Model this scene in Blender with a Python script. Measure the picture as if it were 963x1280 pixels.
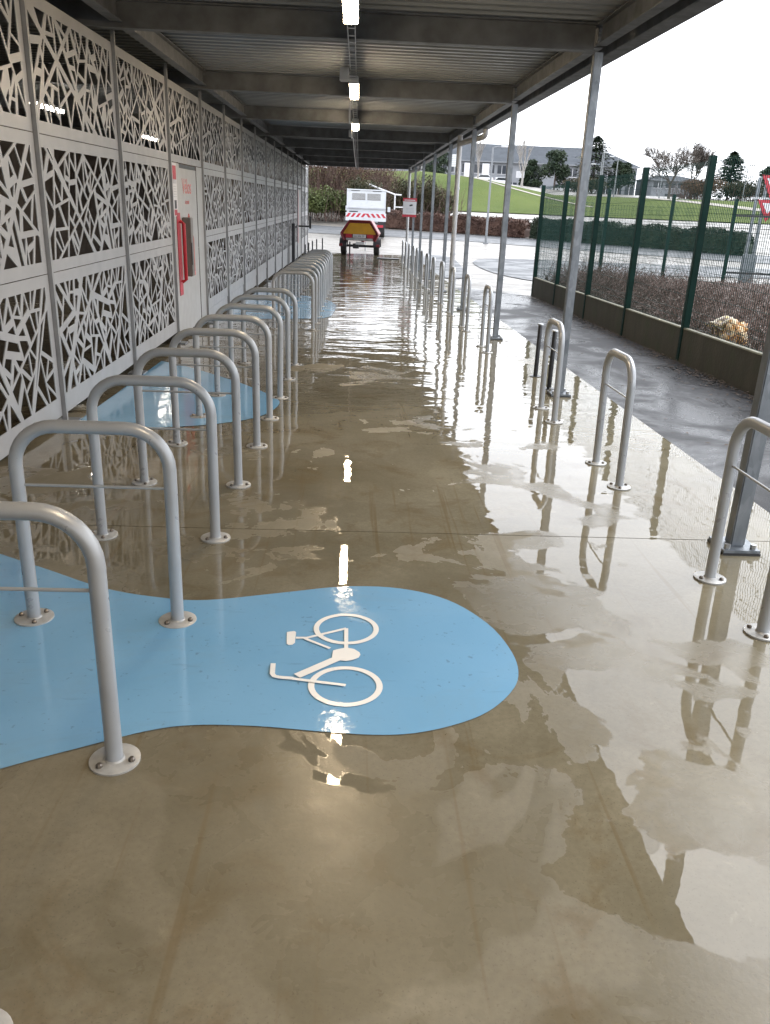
import bpy, bmesh, math, random
import numpy as np
from mathutils import Vector, Matrix
from mathutils.geometry import delaunay_2d_cdt

# ------------------------------------------------------------------ clear
for o in list(bpy.data.objects): bpy.data.objects.remove(o)
S = bpy.context.scene
COL = S.collection
R = math.radians

# ------------------------------------------------------------------ camera
cam = bpy.data.cameras.new('camera')
cam.sensor_width = 36.0; cam.sensor_fit = 'AUTO'
cam.lens = 1018.34 / 1280.0 * 36.0
cam.clip_start = 0.05; cam.clip_end = 3000
co = bpy.data.objects.new('camera', cam); COL.objects.link(co)
# camera axes (right, down, forward) measured from the vanishing points
_y = Vector((449 - 481.5, 251 - 640, 1018.34)).normalized()
_d = Vector((372 - 481.5, 3315 - 640, 1018.34)); _d = (_d - _y * _d.dot(_y)).normalized()
_z = -_d; _x = _y.cross(_z)
if _x.x < 0: _x = -_x
Rm = Matrix((_x, _y, _z))            # rows: world axes in camera (right, down, forward)
right = Vector(Rm.col[0]); down = Vector(Rm.col[1]); fwd = Vector(Rm.col[2])
M4 = Matrix((right, -down, -fwd)).transposed().to_4x4()
M4.translation = Vector((0, 0, 1.6))
co.matrix_world = M4
S.camera = co

# ------------------------------------------------------------------ world, sun, exposure
W = bpy.data.worlds.new('World'); S.world = W; W.use_nodes = True
wn = W.node_tree.nodes; wl = W.node_tree.links
for n in list(wn): wn.remove(n)
sky = wn.new('ShaderNodeTexSky'); sky.sky_type = 'NISHITA'; sky.sun_disc = False
SUN_EL, SUN_AZ = 52.0, 55.0
sky.sun_elevation = R(SUN_EL); sky.sun_rotation = R(SUN_AZ)
sky.air_density = 1.0; sky.dust_density = 4.0; sky.ozone_density = 1.0
bw = wn.new('ShaderNodeRGBToBW')
mixw = wn.new('ShaderNodeMixRGB'); mixw.inputs[0].default_value = 0.85
veil = wn.new('ShaderNodeMixRGB'); veil.inputs[0].default_value = 0.65; veil.inputs[2].default_value = (9.0, 9.0, 9.0, 1)   # even cloud layer
tint = wn.new('ShaderNodeMixRGB'); tint.blend_type = 'MULTIPLY'; tint.inputs[0].default_value = 1
tint.inputs[2].default_value = (0.955, 0.99, 1.05, 1)
bg = wn.new('ShaderNodeBackground'); bg.inputs[1].default_value = 0.15
wo = wn.new('ShaderNodeOutputWorld')
wl.new(sky.outputs[0], bw.inputs[0]); wl.new(sky.outputs[0], mixw.inputs[1]); wl.new(bw.outputs[0], mixw.inputs[2])
wl.new(mixw.outputs[0], veil.inputs[1]); wl.new(veil.outputs[0], tint.inputs[1]); wl.new(tint.outputs[0], bg.inputs[0]); wl.new(bg.outputs[0], wo.inputs[0])

sl = bpy.data.lights.new('sun', 'SUN'); sl.energy = 0.5; sl.angle = R(50); sl.color = (1, 0.98, 0.95)
so = bpy.data.objects.new('sun', sl); COL.objects.link(so)
az = R(SUN_AZ); el = R(SUN_EL)
sd = Vector((math.sin(az) * math.cos(el), math.cos(az) * math.cos(el), math.sin(el)))
so.rotation_euler = sd.to_track_quat('Z', 'Y').to_euler(); so.location = (30, -10, 40)

S.view_settings.view_transform = 'Standard'; S.view_settings.look = 'None'
S.view_settings.exposure = 1.65; S.view_settings.gamma = 1.0
S.view_settings.use_curve_mapping = False
S.render.engine = 'CYCLES'
S.cycles.max_bounces = 6; S.cycles.diffuse_bounces = 3; S.cycles.glossy_bounces = 3
S.cycles.transparent_max_bounces = 8
S.cycles.caustics_reflective = False; S.cycles.caustics_refractive = False

# ------------------------------------------------------------------ material helpers
class NT:
    def __init__(s, name):
        s.m = bpy.data.materials.new(name); s.m.use_nodes = True
        s.t = s.m.node_tree; s.b = s.t.nodes['Principled BSDF']
        s.c = s.t.nodes.new('ShaderNodeTexCoord').outputs['Object']
    def n(s, typ, props=None, **inp):
        nd = s.t.nodes.new(typ)
        for k, v in (props or {}).items(): setattr(nd, k, v)
        for k, v in inp.items():
            i = int(k[1:]) if k[0] == '_' else k.replace('_', ' ')
            s.set(nd.inputs[i], v)
        return nd
    def set(s, sock, v):
        if isinstance(v, bpy.types.NodeSocket): s.t.links.new(v, sock)
        elif isinstance(v, bpy.types.Node): s.t.links.new(v.outputs[0], sock)
        elif isinstance(v, tuple) and len(v) == 3 and sock.type == 'RGBA': sock.default_value = (*v, 1)
        elif sock.type == 'RGBA' and isinstance(v, (int, float)): sock.default_value = (v, v, v, 1)
        else: sock.default_value = v
    def noise(s, scale, detail=4, rough=.5, dist=0, vec=None):
        return s.n('ShaderNodeTexNoise', Vector=vec or s.c, Scale=scale, Detail=detail, Roughness=rough, Distortion=dist).outputs['Fac']
    def mp(s, v, a, b, c=0., d=1., smooth=False):
        return s.n('ShaderNodeMapRange', {'interpolation_type': 'SMOOTHSTEP' if smooth else 'LINEAR'}, _0=v, _1=a, _2=b, _3=c, _4=d).outputs[0]
    def math(s, op, a, b=0.): return s.n('ShaderNodeMath', {'operation': op}, _0=a, _1=b).outputs[0]
    def mix(s, f, a, b, mode='MIX'): return s.n('ShaderNodeMixRGB', {'blend_type': mode}, _0=f, _1=a, _2=b).outputs[0]
    def stretch(s, sx, sy, sz): return s.n('ShaderNodeMapping', Vector=s.c, Scale=(sx, sy, sz)).outputs[0]
    def bump(s, h, dist, strength=1.0, nrm=None):
        b = s.n('ShaderNodeBump', Strength=strength, Distance=dist, Height=h)
        if nrm is not None: s.set(b.inputs['Normal'], nrm)
        return b.outputs[0]
    def out(s, **k):
        for a, v in k.items(): s.set(s.b.inputs[a.replace('_', ' ')], v)
        return s.m

MAT = {}
def simple(name, col, rough=.5, metal=0., var=.12, scale=8., bump=0., spec=.5):
    t = NT(name)
    n = t.noise(scale, 5)
    lo = tuple(c * (1 - var) for c in col); hi = tuple(min(1, c * (1 + var)) for c in col)
    c = t.mix(t.mp(n, .3, .7), lo, hi)
    kw = dict(Base_Color=c, Roughness=t.mp(t.noise(scale * 2.3, 3), .3, .7, rough * .85, min(1, rough * 1.15)), Metallic=metal, Specular_IOR_Level=spec)
    if bump: kw['Normal'] = t.bump(t.noise(scale * 6, 4), bump)
    MAT[name] = t.out(**kw); return MAT[name]

t = NT('rack_paint')
c = t.mix(t.mp(t.noise(6, 5), .3, .7), (.315, .33, .345), (.37, .385, .40))
c = t.mix(t.mp(t.noise(3.2, 6, .75), .58, .75, 0, .35, True), c, (.24, .235, .22))
c = t.mix(t.mp(t.noise(75, 3, .6), .69, .74, 0, .5), c, (.14, .12, .10))
MAT['rack_paint'] = t.out(Base_Color=c, Roughness=t.mp(t.noise(14, 4), .3, .7, .26, .42), Metallic=.25)
simple('flange_paint', (.36, .36, .35), .4, .2, .14, 30)
simple('bolt', (.16, .14, .12), .4, .8, .3, 60)
simple('panel_white', (.335, .34, .35), .38, 0, .05, 3)
simple('wall_post', (.30, .305, .31), .45, .3, .15, 6)
simple('plain_panel', (.39, .39, .385), .4, 0, .04, 3)
simple('galv_dark', (.142, .150, .158), .5, .35, .28, 5)
simple('deck', (.27, .285, .30), .38, .45, .12, 2)
simple('black_paint', (.02, .02, .022), .35, 0, .2, 20)
simple('red_paint', (.42, .018, .03), .4, 0, .12, 10)
simple('sign_white', (.6, .6, .62), .4, 0, .04, 4)
simple('sign_grey', (.45, .46, .5), .5, 0, .1, 9)
simple('truck_white', (.55, .57, .60), .3, 0, .05, 3)
simple('dark_plastic', (.035, .035, .04), .5, 0, .2, 12)
simple('tyre', (.022, .022, .022), .7, 0, .25, 20)
simple('steel', (.42, .43, .44), .35, .7, .12, 9)
simple('yellow_paint', (.50, .26, .02), .38, 0, .12, 5)
simple('trailer_red', (.17, .010, .016), .35, 0, .15, 7)
simple('lamp_body', (.6, .6, .6), .45, 0, .05, 9)
simple('pipe_grey', (.42, .42, .42), .4, .1, .08, 4)
simple('back_wall', (.10, .075, .055), .8, 0, .3, 1.2)
simple('bark', (.085, .07, .06), .85, 0, .3, 12)
simple('twig_brown', (.105, .066, .054), .85, 0, .35, 6)
simple('bark_pale', (.30, .28, .26), .8, 0, .25, 6)
simple('building_wall', (.24, .25, .27), .8, 0, .08, .5, 0, .2)
simple('roof_slate', (.060, .067, .077), .85, 0, .12, .8, 0, .1)
simple('window_dark', (.03, .035, .045), .15, 0, .3, .4)
simple('car_white', (.72, .73, .75), .25, 0, .03, 1)
simple('glass_dark', (.02, .025, .03), .08, 0, .2, 2)
simple('lamp_pole', (.20, .21, .225), .45, .4, .08, 3)
simple('pale_path', (.24, .22, .19), .9, 0, .15, .7)
simple('earth', (.07, .048, .04), .9, 0, .35, 3)
simple('door_red', (.42, .025, .045), .45, 0, .1, 12)
simple('door_print', (.62, .16, .15), .5, 0, .2, 25)
simple('reader_grey', (.16, .15, .135), .4, .3, .12, 10)

def leafmat(name, a, b, scale=1.5, rough=.6):
    t = NT(name)
    MAT[name] = t.out(Base_Color=t.mix(t.mp(t.noise(scale, 3), .35, .65), a, b), Roughness=rough, Specular_IOR_Level=.2)
leafmat('conifer', (.018, .03, .02), (.04, .058, .03), .9)
leafmat('leaf_green', (.04, .055, .018), (.085, .10, .032), .9)
leafmat('leaf_dark', (.025, .03, .014), (.06, .05, .025), 1.2)
leafmat('leaf_brown', (.085, .05, .032), (.15, .095, .06), 1.6)
leafmat('hedge_leaf', (.055, .030, .024), (.105, .06, .045), 1.4)
leafmat('leaf_hedge_green', (.012, .022, .014), (.03, .042, .024), 1.4)
leafmat('dead_leaf', (.026, .019, .014), (.075, .05, .032), 9)

# galvanised, streaky zinc for the poles
t = NT('galv_pole')
v = t.n('ShaderNodeTexVoronoi', Vector=t.stretch(38, 38, 14), Scale=1.0).outputs['Color']
g = t.math('MULTIPLY', t.mp(t.noise(6, 5), .25, .75), 1.0)
c1 = t.mix(g, (.11, .128, .148), (.215, .235, .255))
c2 = t.mix(.25, c1, t.n('ShaderNodeRGBToBW', _0=v).outputs[0])
MAT['galv_pole'] = t.out(Base_Color=t.mix(.7, c2, c1), Metallic=.55, Roughness=t.mp(t.noise(20, 3), .3, .7, .32, .5))

# wet concrete: damp film with level puddles lying on it
def wet_concrete(name, dark, light, stain, amount):
    t = NT(name)
    sep = t.n('ShaderNodeSeparateXYZ', Vector=t.c)
    X, Y = sep.outputs[0], sep.outputs[1]
    big = t.noise(.62, 3, .5, .5)
    mid = t.noise(1.9, 5, .55, .9)
    fine = t.noise(7.5, 4, .6, .4)
    h = t.math('ADD', t.math('MULTIPLY', big, .9), t.math('ADD', t.math('MULTIPLY', mid, .75), t.math('MULTIPLY', fine, .16)))
    bias = t.mp(t.math('ADD', Y, t.math('MULTIPLY', X, .9)), 1.5, 3.0, -.22, 0.0, True)
    bias2 = t.mp(Y, 4.0, 9.0, 0.0, .12, True)
    bias3 = t.mp(X, .6, 1.6, 0.0, .05, True)
    lvl = t.math('ADD', t.math('ADD', h, bias), t.math('ADD', bias2, bias3))
    pud = t.mp(lvl, .885 - amount, .905 - amount, 0, 1, True)
    film = t.mp(t.math('ADD', t.math('ADD', t.math('MULTIPLY', t.noise(.85, 5, .6, .7), 1.0), t.math('MULTIPLY', fine, .10)), t.mp(X, .2, 1.5, 0.0, .13, True)), .535, .565, 0, 1, True)
    c = t.mix(t.mp(t.noise(1.1, 6, .6), .32, .68), dark, light)
    c = t.mix(t.math('MULTIPLY', t.mp(t.noise(2.6, 6, .65, .8), .50, .68, 0, 1, True), .6), c, stain)
    c = t.mix(t.mp(t.noise(55, 3), .35, .7, 0, .22), c, tuple(x * .55 for x in dark))
    c = t.mix(t.math('MULTIPLY', film, .22), c, tuple(x * .8 for x in dark))
    c = t.mix(t.mp(t.noise(160, 2), .62, .7, 0, .35), c, tuple(x * .45 for x in dark))
    c = t.mix(t.mp(t.noise(9, 5, .7, .5), .60, .75, 0, .35, True), c, tuple(x * 1.25 for x in light))
    streak = t.mp(t.noise(1.0, 3, .6, 0, t.stretch(16, .35, 1)),   .60, .70, 0, .55, True)
    c = t.mix(streak, c, stain)
    rough = t.mix(film, t.mp(fine, .3, .7, .48, .66), t.mp(fine, .3, .7, .22, .34))
    rough = t.mix(pud, rough, .012)
    rip = t.noise(2.1, 2, .5, .4, t.stretch(.5, 1.3, 1))
    rip2 = t.noise(15, 2, .5, .2)
    ripamp = t.mp(Y, 3.0, 11.0, .16, 1.0, True)
    rh = t.math('MULTIPLY', t.math('ADD', rip, t.math('MULTIPLY', rip2, .05)), ripamp)
    nrm = t.mix(pud, t.bump(t.noise(70, 3, .6), .00035), t.bump(rh, .013))
    MAT[name] = t.out(Base_Color=c, Roughness=rough, Normal=nrm, IOR=1.40)
wet_concrete('wet_concrete', (.134, .117, .078), (.212, .188, .134), (.118, .086, .042), .04)

# asphalt of the footpath, wet
def wet_asphalt(name, a, b, lo, hi, spec=.3):
    t = NT(name)
    big = t.noise(.8, 5, .6, .6); fine = t.noise(90, 3)
    c = t.mix(t.mp(big, .3, .7), a, b)
    c = t.mix(t.mp(fine, .35, .65), c, t.mix(.5, c, (.0, .0, .0)))
    film = t.mp(big, .42, .56, 0, 1, True)
    MAT[name] = t.out(Base_Color=c, Roughness=t.mix(film, hi, lo), Normal=t.bump(t.math('MULTIPLY', fine, t.mp(film, 0, 1, 1, .25)), .002), IOR=1.4, Specular_IOR_Level=spec)
wet_asphalt('asphalt', (.032, .033, .037), (.06, .061, .066), .26, .6, .22)
wet_asphalt('road_asphalt', (.075, .08, .088), (.105, .11, .118), .4, .6)
wet_asphalt('pale_paving', (.20, .185, .165), (.27, .25, .225), .28, .5)

# blue floor paint under a film of water
t = NT('blue_paint')
c = t.mix(t.mp(t.noise(1.6, 5), .3, .7), (.150, .325, .50), (.185, .365, .545))
c = t.mix(t.mp(t.noise(3.3, 6, .7, .7), .60, .78, 0, .38, True), c, (.12, .20, .28))
c = t.mix(t.mp(t.noise(42, 2), .68, .74, 0, .45), c, (.08, .12, .16))
c = t.mix(t.mp(t.noise(.9, 6, .75, 1.2, t.stretch(1, 2.2, 1)), .50, .70, 0, .40, True), c, (.18, .31, .42))
c = t.mix(t.mp(t.noise(1.0, 4, .7, 0, t.stretch(3, 26, 1)), .62, .74, 0, .30, True), c, (.10, .17, .24))
lv = t.mp(t.noise(1.3, 4, .5, .5), .42, .46, 0, 1, True)
MAT['blue_paint'] = t.out(Base_Color=c, Roughness=t.mix(lv, .17, .06), Normal=t.bump(t.noise(26, 4), .0007), IOR=1.42)
t = NT('white_marking')
c = t.mix(t.mp(t.noise(30, 5, .7), .60, .72, 0, .35, True), (.74, .73, .70), (.42, .50, .58))
MAT['white_marking'] = t.out(Base_Color=c, Roughness=.18, Normal=t.bump(t.noise(45, 3), .0004), IOR=1.42)

# board-marked mossy concrete of the fence plinth
t = NT('plinth')
c = t.mix(t.mp(t.noise(1.5, 5, .6, 0, t.stretch(1, 2.5, .8)), .3, .7), (.030, .027, .016), (.056, .050, .032))
c = t.mix(t.mp(t.noise(3, 5), .5, .7, 0, .6), c, (.032, .042, .016))
MAT['plinth'] = t.out(Base_Color=c, Roughness=.7, Normal=t.bump(t.noise(25, 4), .004))
simple('plinth_cap', (.12, .115, .075), .6, 0, .25, 4)
simple('fence_green', (.0015, .020, .015), .6, 0, .15, 6, 0, .2)
simple('wire_green', (.004, .032, .026), .6, 0, .1, 6, 0, .2)

t = NT('grass')
c = t.mix(t.mp(t.noise(.10, 5, .6), .3, .7), (.055, .080, .018), (.090, .115, .030))
c = t.mix(t.mp(t.noise(1.4, 5, .7), .55, .75, 0, .5), c, (.10, .10, .03))
MAT['grass'] = t.out(Base_Color=c, Roughness=.95, Specular_IOR_Level=.1, Normal=t.bump(t.noise(5, 4, .7), .15))

t = NT('bag')
vv = t.n('ShaderNodeTexVoronoi', Vector=t.c, Scale=26.0).outputs['Distance']
c = t.mix(t.mp(vv, .25, .5), (.55, .43, .17), (.11, .055, .018))
c = t.mix(t.mp(t.noise(9, 3), .52, .6), c, (.42, .35, .19))
MAT['bag'] = t.out(Base_Color=c, Roughness=.3, Normal=t.bump(t.noise(30, 4), .012))
t = NT('bag_orange')
c = t.mix(t.mp(t.noise(14, 4), .42, .58), (.45, .19, .025), (.55, .43, .26))
MAT['bag_orange'] = t.out(Base_Color=c, Roughness=.3, Normal=t.bump(t.noise(30, 4), .012))

def emis(name, col, s):
    t = NT(name)
    n = t.mp(t.noise(2, 2), 0, 1, .95, 1.05)
    MAT[name] = t.out(Base_Color=(.8, .8, .8), Emission_Color=col, Emission_Strength=t.math('MULTIPLY', n, s))
emis('lamp_glow', (1, .77, .50), 30)
emis('lamp_glow_inside', (1, .93, .82), 16)

# ------------------------------------------------------------------ mesh helpers
class MB:
    def __init__(s): s.v = []; s.f = []; s.mi = []; s.cur = 0
    def add(s, vs, fs):
        k = len(s.v); s.v += [tuple(p) for p in vs]
        for f in fs: s.f.append(tuple(i + k for i in f)); s.mi.append(s.cur)
        return s
    def box(s, c, d, rot=None, bev=0):
        x, y, z = (q / 2 for q in d)
        if bev:
            bm = bmesh.new(); bmesh.ops.create_cube(bm, size=1)
            for q in bm.verts: q.co = Vector((q.co.x * d[0], q.co.y * d[1], q.co.z * d[2]))
            bmesh.ops.bevel(bm, geom=bm.edges[:], offset=bev, segments=2, affect='EDGES')
            bm.verts.index_update()
            P = [q.co.copy() for q in bm.verts]; F = [[q.index for q in f.verts] for f in bm.faces]; bm.free()
        else:
            P = [Vector((i * x, j * y, k * z)) for i in (-1, 1) for j in (-1, 1) for k in (-1, 1)]
            F = [(0, 1, 3, 2), (4, 6, 7, 5), (0, 4, 5, 1), (2, 3, 7, 6), (0, 2, 6, 4), (1, 5, 7, 3)]
        if rot is not None: P = [rot @ p for p in P]
        return s.add([p + Vector(c) for p in P], F)
    def tube(s, pts, r, n=10, caps=True, closed=False):
        pts = [Vector(p) for p in pts]; N = len(pts); rr = r if isinstance(r, (list, tuple)) else [r] * N
        T = []
        for i in range(N):
            a = pts[i - 1] if (i > 0 or closed) else pts[i]; b = pts[(i + 1) % N] if (i < N - 1 or closed) else pts[i]
            T.append((b - a).normalized())
        u = T[0].orthogonal().normalized(); V = []
        for i in range(N):
            u = (u - T[i] * u.dot(T[i])).normalized(); w = T[i].cross(u)
            for k in range(n):
                a = 2 * math.pi * k / n; V.append(pts[i] + (u * math.cos(a) + w * math.sin(a)) * rr[i])
        F = []
        for i in range(N if closed else N - 1):
            j = (i + 1) % N
            for k in range(n):
                k2 = (k + 1) % n; F.append((i * n + k, i * n + k2, j * n + k2, j * n + k))
        if caps and not closed: F.append(tuple(range(n - 1, -1, -1))); F.append(tuple((N - 1) * n + k for k in range(n)))
        return s.add(V, F)
    def cyl(s, a, b, r, n=16): return s.tube([a, b], r, n)
    def prism(s, poly, axis, lo, hi):
        # poly: 2-D outline; axis 0/1/2 is the extrusion axis
        def P(p, h):
            return {0: (h, p[0], p[1]), 1: (p[0], h, p[1]), 2: (p[0], p[1], h)}[axis]
        n = len(poly)
        V = [P(p, lo) for p in poly] + [P(p, hi) for p in poly]
        F = [tuple(range(n - 1, -1, -1)), tuple(range(n, 2 * n))] + [(i, (i + 1) % n, n + (i + 1) % n, n + i) for i in range(n)]
        return s.add(V, F)
    def build(s, name, mat, parent=None, smooth=False, recalc=True):
        me = bpy.data.meshes.new(name); me.from_pydata(s.v, [], s.f); me.update()
        mats = mat if isinstance(mat, (list, tuple)) else [mat]
        for m in mats: me.materials.append(MAT[m])
        if len(mats) > 1: me.polygons.foreach_set('material_index', s.mi)
        if recalc:
            bm = bmesh.new(); bm.from_mesh(me); bmesh.ops.recalc_face_normals(bm, faces=bm.faces[:]); bm.to_mesh(me); bm.free()
        if smooth:
            me.polygons.foreach_set('use_smooth', [True] * len(me.polygons)); me.set_sharp_from_angle(angle=R(38))
        return link(name, me, parent)

def link(name, me, parent=None, loc=None, rz=0):
    o = bpy.data.objects.new(name, me); COL.objects.link(o); o.parent = parent
    if loc is not None: o.location = loc
    if rz: o.rotation_euler = (0, 0, rz)
    return o
def thing(name, label, cat, loc=(0, 0, 0), rz=0, group=None):
    o = link(name, None, None, loc, rz); o.empty_display_size = .2
    return tag(o, label, cat, group)
def tag(o, label, cat, group=None, kind=None):
    if label: o['label'] = label
    if cat: o['category'] = cat
    if group: o['group'] = group
    if kind: o['kind'] = kind
    return o
def struct(o, label=None):
    o['kind'] = 'structure'
    if label: o['label'] = label
    return o
def copy_tree(o, parent=None):
    c = o.copy(); COL.objects.link(c); c.parent = parent
    for ch in KIDS.get(o.name, []) or list(o.children): copy_tree(ch, c)
    return c
KIDS = {}
def smoothstep(a, b, x):
    t = min(1, max(0, (x - a) / (b - a))); return t * t * (3 - 2 * t)

# ------------------------------------------------------------------ terrain
PY = [-60, 10, 20, 30, 35, 40, 48, 56, 65, 75, 80]; PZ = [1.2, -.205, -.39, -.555, -.62, -.58, -.42, -.35, -.2, .9, 1.1]
CRX = [-200, -5, 3, 7, 14, 24, 31, 60, 200]; CRZ = [5, 5.1, 5.0, 5.2, 4.7, 3.0, 3.2, 3.4, 3.4]
FRX = [-200, 10, 22, 36, 60, 200]; FRZ = [5.6, 5.6, 5.5, 4.3, 4.3, 4.3]
_ofs = np.linspace(-2.2, 2.2, 9)
def hz(X, Y):
    z = float(np.interp(Y + _ofs, PY, PZ).mean())
    if Y > 74:
        z += (float(np.interp(X, CRX, CRZ)) - 1.1) * smoothstep(76, 106, Y)
    if Y > 108:
        k = smoothstep(108, 150, Y); z = z * (1 - k) + float(np.interp(X, FRX, FRZ)) * k
    return z
def sheet(name, xs, ys, off, mat, parent=None, inside=None):
    m = MB(); nx, ny = len(xs), len(ys)
    V = [(x, y, hz(x, y) + off) for y in ys for x in xs]
    F = [(j * nx + i, j * nx + i + 1, (j + 1) * nx + i + 1, (j + 1) * nx + i) for j in range(ny - 1) for i in range(nx - 1)]
    m.add(V, F); return m.build(name, mat, parent, smooth=True)
def poly_sheet(name, poly, off, mat, parent=None, res=.8):
    """flat outline cut into terrain-following cells"""
    bm = bmesh.new(); f = bm.faces.new([bm.verts.new((x, y, 0)) for x, y in poly])
    xs = [p[0] for p in poly]; ys = [p[1] for p in poly]
    for a, lo, hi in ((0, min(xs), max(xs)), (1, min(ys), max(ys))):
        k = math.floor(lo / res) + 1
        while k * res < hi:
            co_ = Vector((k * res, 0, 0)) if a == 0 else Vector((0, k * res, 0)); no = Vector((1, 0, 0)) if a == 0 else Vector((0, 1, 0))
            bmesh.ops.bisect_plane(bm, geom=bm.verts[:] + bm.edges[:] + bm.faces[:], plane_co=co_, plane_no=no); k += 1
    for v in bm.verts: v.co.z = hz(v.co.x, v.co.y) + off
    bmesh.ops.recalc_face_normals(bm, faces=bm.faces[:])
    if bm.faces and sum(q.normal.z for q in bm.faces) < 0: bmesh.ops.reverse_faces(bm, faces=bm.faces[:])
    me = bpy.data.meshes.new(name); bm.to_mesh(me); bm.free(); me.materials.append(MAT[mat])
    me.polygons.foreach_set('use_smooth', [True] * len(me.polygons))
    return link(name, me, parent)
def spline(pts, n=8, closed=True):
    P = [Vector(p) for p in pts]; N = len(P); out = []
    for i in range(N if closed else N - 1):
        if closed: a, b, c, d = P[i - 1], P[i], P[(i + 1) % N], P[(i + 2) % N]
        else: a, b, c, d = P[max(i - 1, 0)], P[i], P[i + 1], P[min(i + 2, N - 1)]
        for k in range(n):
            t = k / n
            out.append(.5 * ((2 * b) + (c - a) * t + (2 * a - 5 * b + 4 * c - d) * t * t + (3 * b - a - 3 * c + d) * t ** 3))
    if not closed: out.append(P[-1])
    return [tuple(p) for p in out]

gx = [-600, -300, -150, -80, -50, -35, -25] + list(np.arange(-20, 45, 1.0)) + [46, 50, 55, 60, 70, 90, 130, 200, 350, 600]
gy = [-60, -40, -25] + list(np.arange(-16, 150, 1.0)) + [155, 165, 180, 200, 240, 320, 500, 900]
struct(sheet('ground', gx, gy, -.045, 'pale_paving'))

# footpath and road sheets
struct(poly_sheet('footpath', [(2.575, -10), (4.28, -10), (4.28, 19.2), (4.1, 20.6), (3.4, 21.6), (2.575, 22.2)], -.020, 'asphalt'))
struct(poly_sheet('asphalt_patch', spline([(4.7, 31.6), (5.0, 36.5), (6.6, 38.6), (12, 38.8), (20, 38.2), (20, 33), (12, 31.5), (8, 27.5), (6.0, 25.6), (5.0, 27.8)], 6), -.022, 'road_asphalt'))
struct(poly_sheet('road', [(-30, 55.5), (-8, 55), (3, 53), (7, 51), (13, 46), (24, 40), (30, 44), (18, 51.5), (11, 57.8), (3, 62), (-8, 66), (-30, 68)], -.022, 'road_asphalt', res=1.0))
struct(poly_sheet('road_patch', spline([(2.6, 26.5), (2.6, 34), (3.2, 39), (4.2, 38), (3.9, 31), (3.4, 26.5)], 6), -.022, 'road_asphalt'))
# concrete pad, cast in bays with open joints
pad = struct(thing('concrete_pad', 'wet brown concrete floor slab with puddles under the shelter', None), 'wet brown concrete floor slab with puddles under the shelter')
jy = [-20.8, -12.3, -4.1, 4.12, 12.32, 20.52, 28.72, 37.9]
for a, b in zip(jy[:-1], jy[1:]):
    xs = [-8.0, -5.0, -2.35, -1.2, 0.0, 1.2, 2.57]; ys = list(np.linspace(a + .004, b - .004, max(6, int((b - a) / .5))))
    m = MB(); nx, ny = len(xs), len(ys)
    V = [(x, y, hz(x, y)) for y in ys for x in xs]; F = [(j * nx + i, j * nx + i + 1, (j + 1) * nx + i + 1, (j + 1) * nx + i) for j in range(ny - 1) for i in range(nx - 1)]
    m.add(V, F)
    rim = [i for i in range(nx)] + [j * nx + nx - 1 for j in range(1, ny)] + [(ny - 1) * nx + i for i in range(nx - 2, -1, -1)] + [j * nx for j in range(ny - 2, 0, -1)]
    k = len(m.v); m.v += [(m.v[i][0], m.v[i][1], m.v[i][2] - .12) for i in rim]; n = len(rim)
    for i in range(n): m.f.append((rim[i], rim[(i + 1) % n], k + (i + 1) % n, k + i)); m.mi.append(0)
    me_o = m.build('concrete_slab', 'wet_concrete', pad, smooth=True, recalc=False)

# the grass bank, its worn path and the pale lane at its foot
struct(sheet('grass_bank', list(np.arange(-60, 46, 1.0)) + [50, 60, 80], list(np.arange(78, 118, 1.0)), .03, 'grass'))
def strip(name, line, w, off, mat):
    L = [Vector((*p, 0)) for p in spline(line, 10, closed=False)]
    m = MB(); V = []
    for i, p in enumerate(L):
        d = (L[min(i + 1, len(L) - 1)] - L[max(i - 1, 0)]).normalized(); n = Vector((-d.y, d.x, 0)) * w / 2
        for k in (-1, -.5, 0, .5, 1): q = p + n * k; V.append((q.x, q.y, hz(q.x, q.y) + off))
    F = [(i * 5 + k, i * 5 + k + 1, i * 5 + 6 + k, i * 5 + 5 + k) for i in range(len(L) - 1) for k in range(4)]
    m.add(V, F); return struct(m.build(name, mat, None, smooth=True))
strip('lane', [(-30, 75.5), (0, 75.5), (20, 75.2), (40, 75), (70, 75)], 4.2, -.005, 'pale_paving')
strip('path', [(12, 103), (15, 99), (18.5, 95), (21, 92), (24, 89)], .9, .07, 'pale_path')
strip('path', [(27, 112), (33, 104), (40, 95), (47, 86), (52, 77)], 2.6, .08, 'pale_path')

# ------------------------------------------------------------------ blue floor markings
def blue(poly, off, label):
    o = poly_sheet('blue_floor_marking', poly, off, 'blue_paint', None, .6); return tag(o, label, 'floor marking', 'blue painted floor shapes')
B1 = [(-2.28, 4.12 - .02), (-1.9, 3.83), (-1.708, 3.697), (-1.416, 3.522), (-1.101, 3.333), (-.833, 3.249), (-.621, 3.234), (-.315, 3.32), (-.025, 3.403), (.234, 3.395), (.446, 3.283), (.594, 3.059), (.654, 2.82), (.647, 2.641), (.583, 2.502), (.463, 2.372), (.288, 2.283), (.126, 2.253), (-.086, 2.268), (-.299, 2.293), (-.511, 2.293), (-.659, 2.253), (-.837, 2.163), (-1.04, 2.054), (-1.5, 1.78), (-2.28, 1.3)]
b1 = blue(spline(B1[1:-1], 5, closed=False) + [B1[-1], B1[0]], .003, 'large light blue teardrop floor marking with a white bicycle symbol')
blue(spline([(-2.2, 9.35), (-1.816, 9.0), (-1.152, 8.2), (-.745, 7.55), (-.68, 7.2), (-.80, 6.75), (-1.113, 6.45), (-1.526, 6.28), (-2.2, 6.1)], 6, closed=False), .004, 'plain light blue floor marking under the racks beside the perforated wall door')
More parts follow.
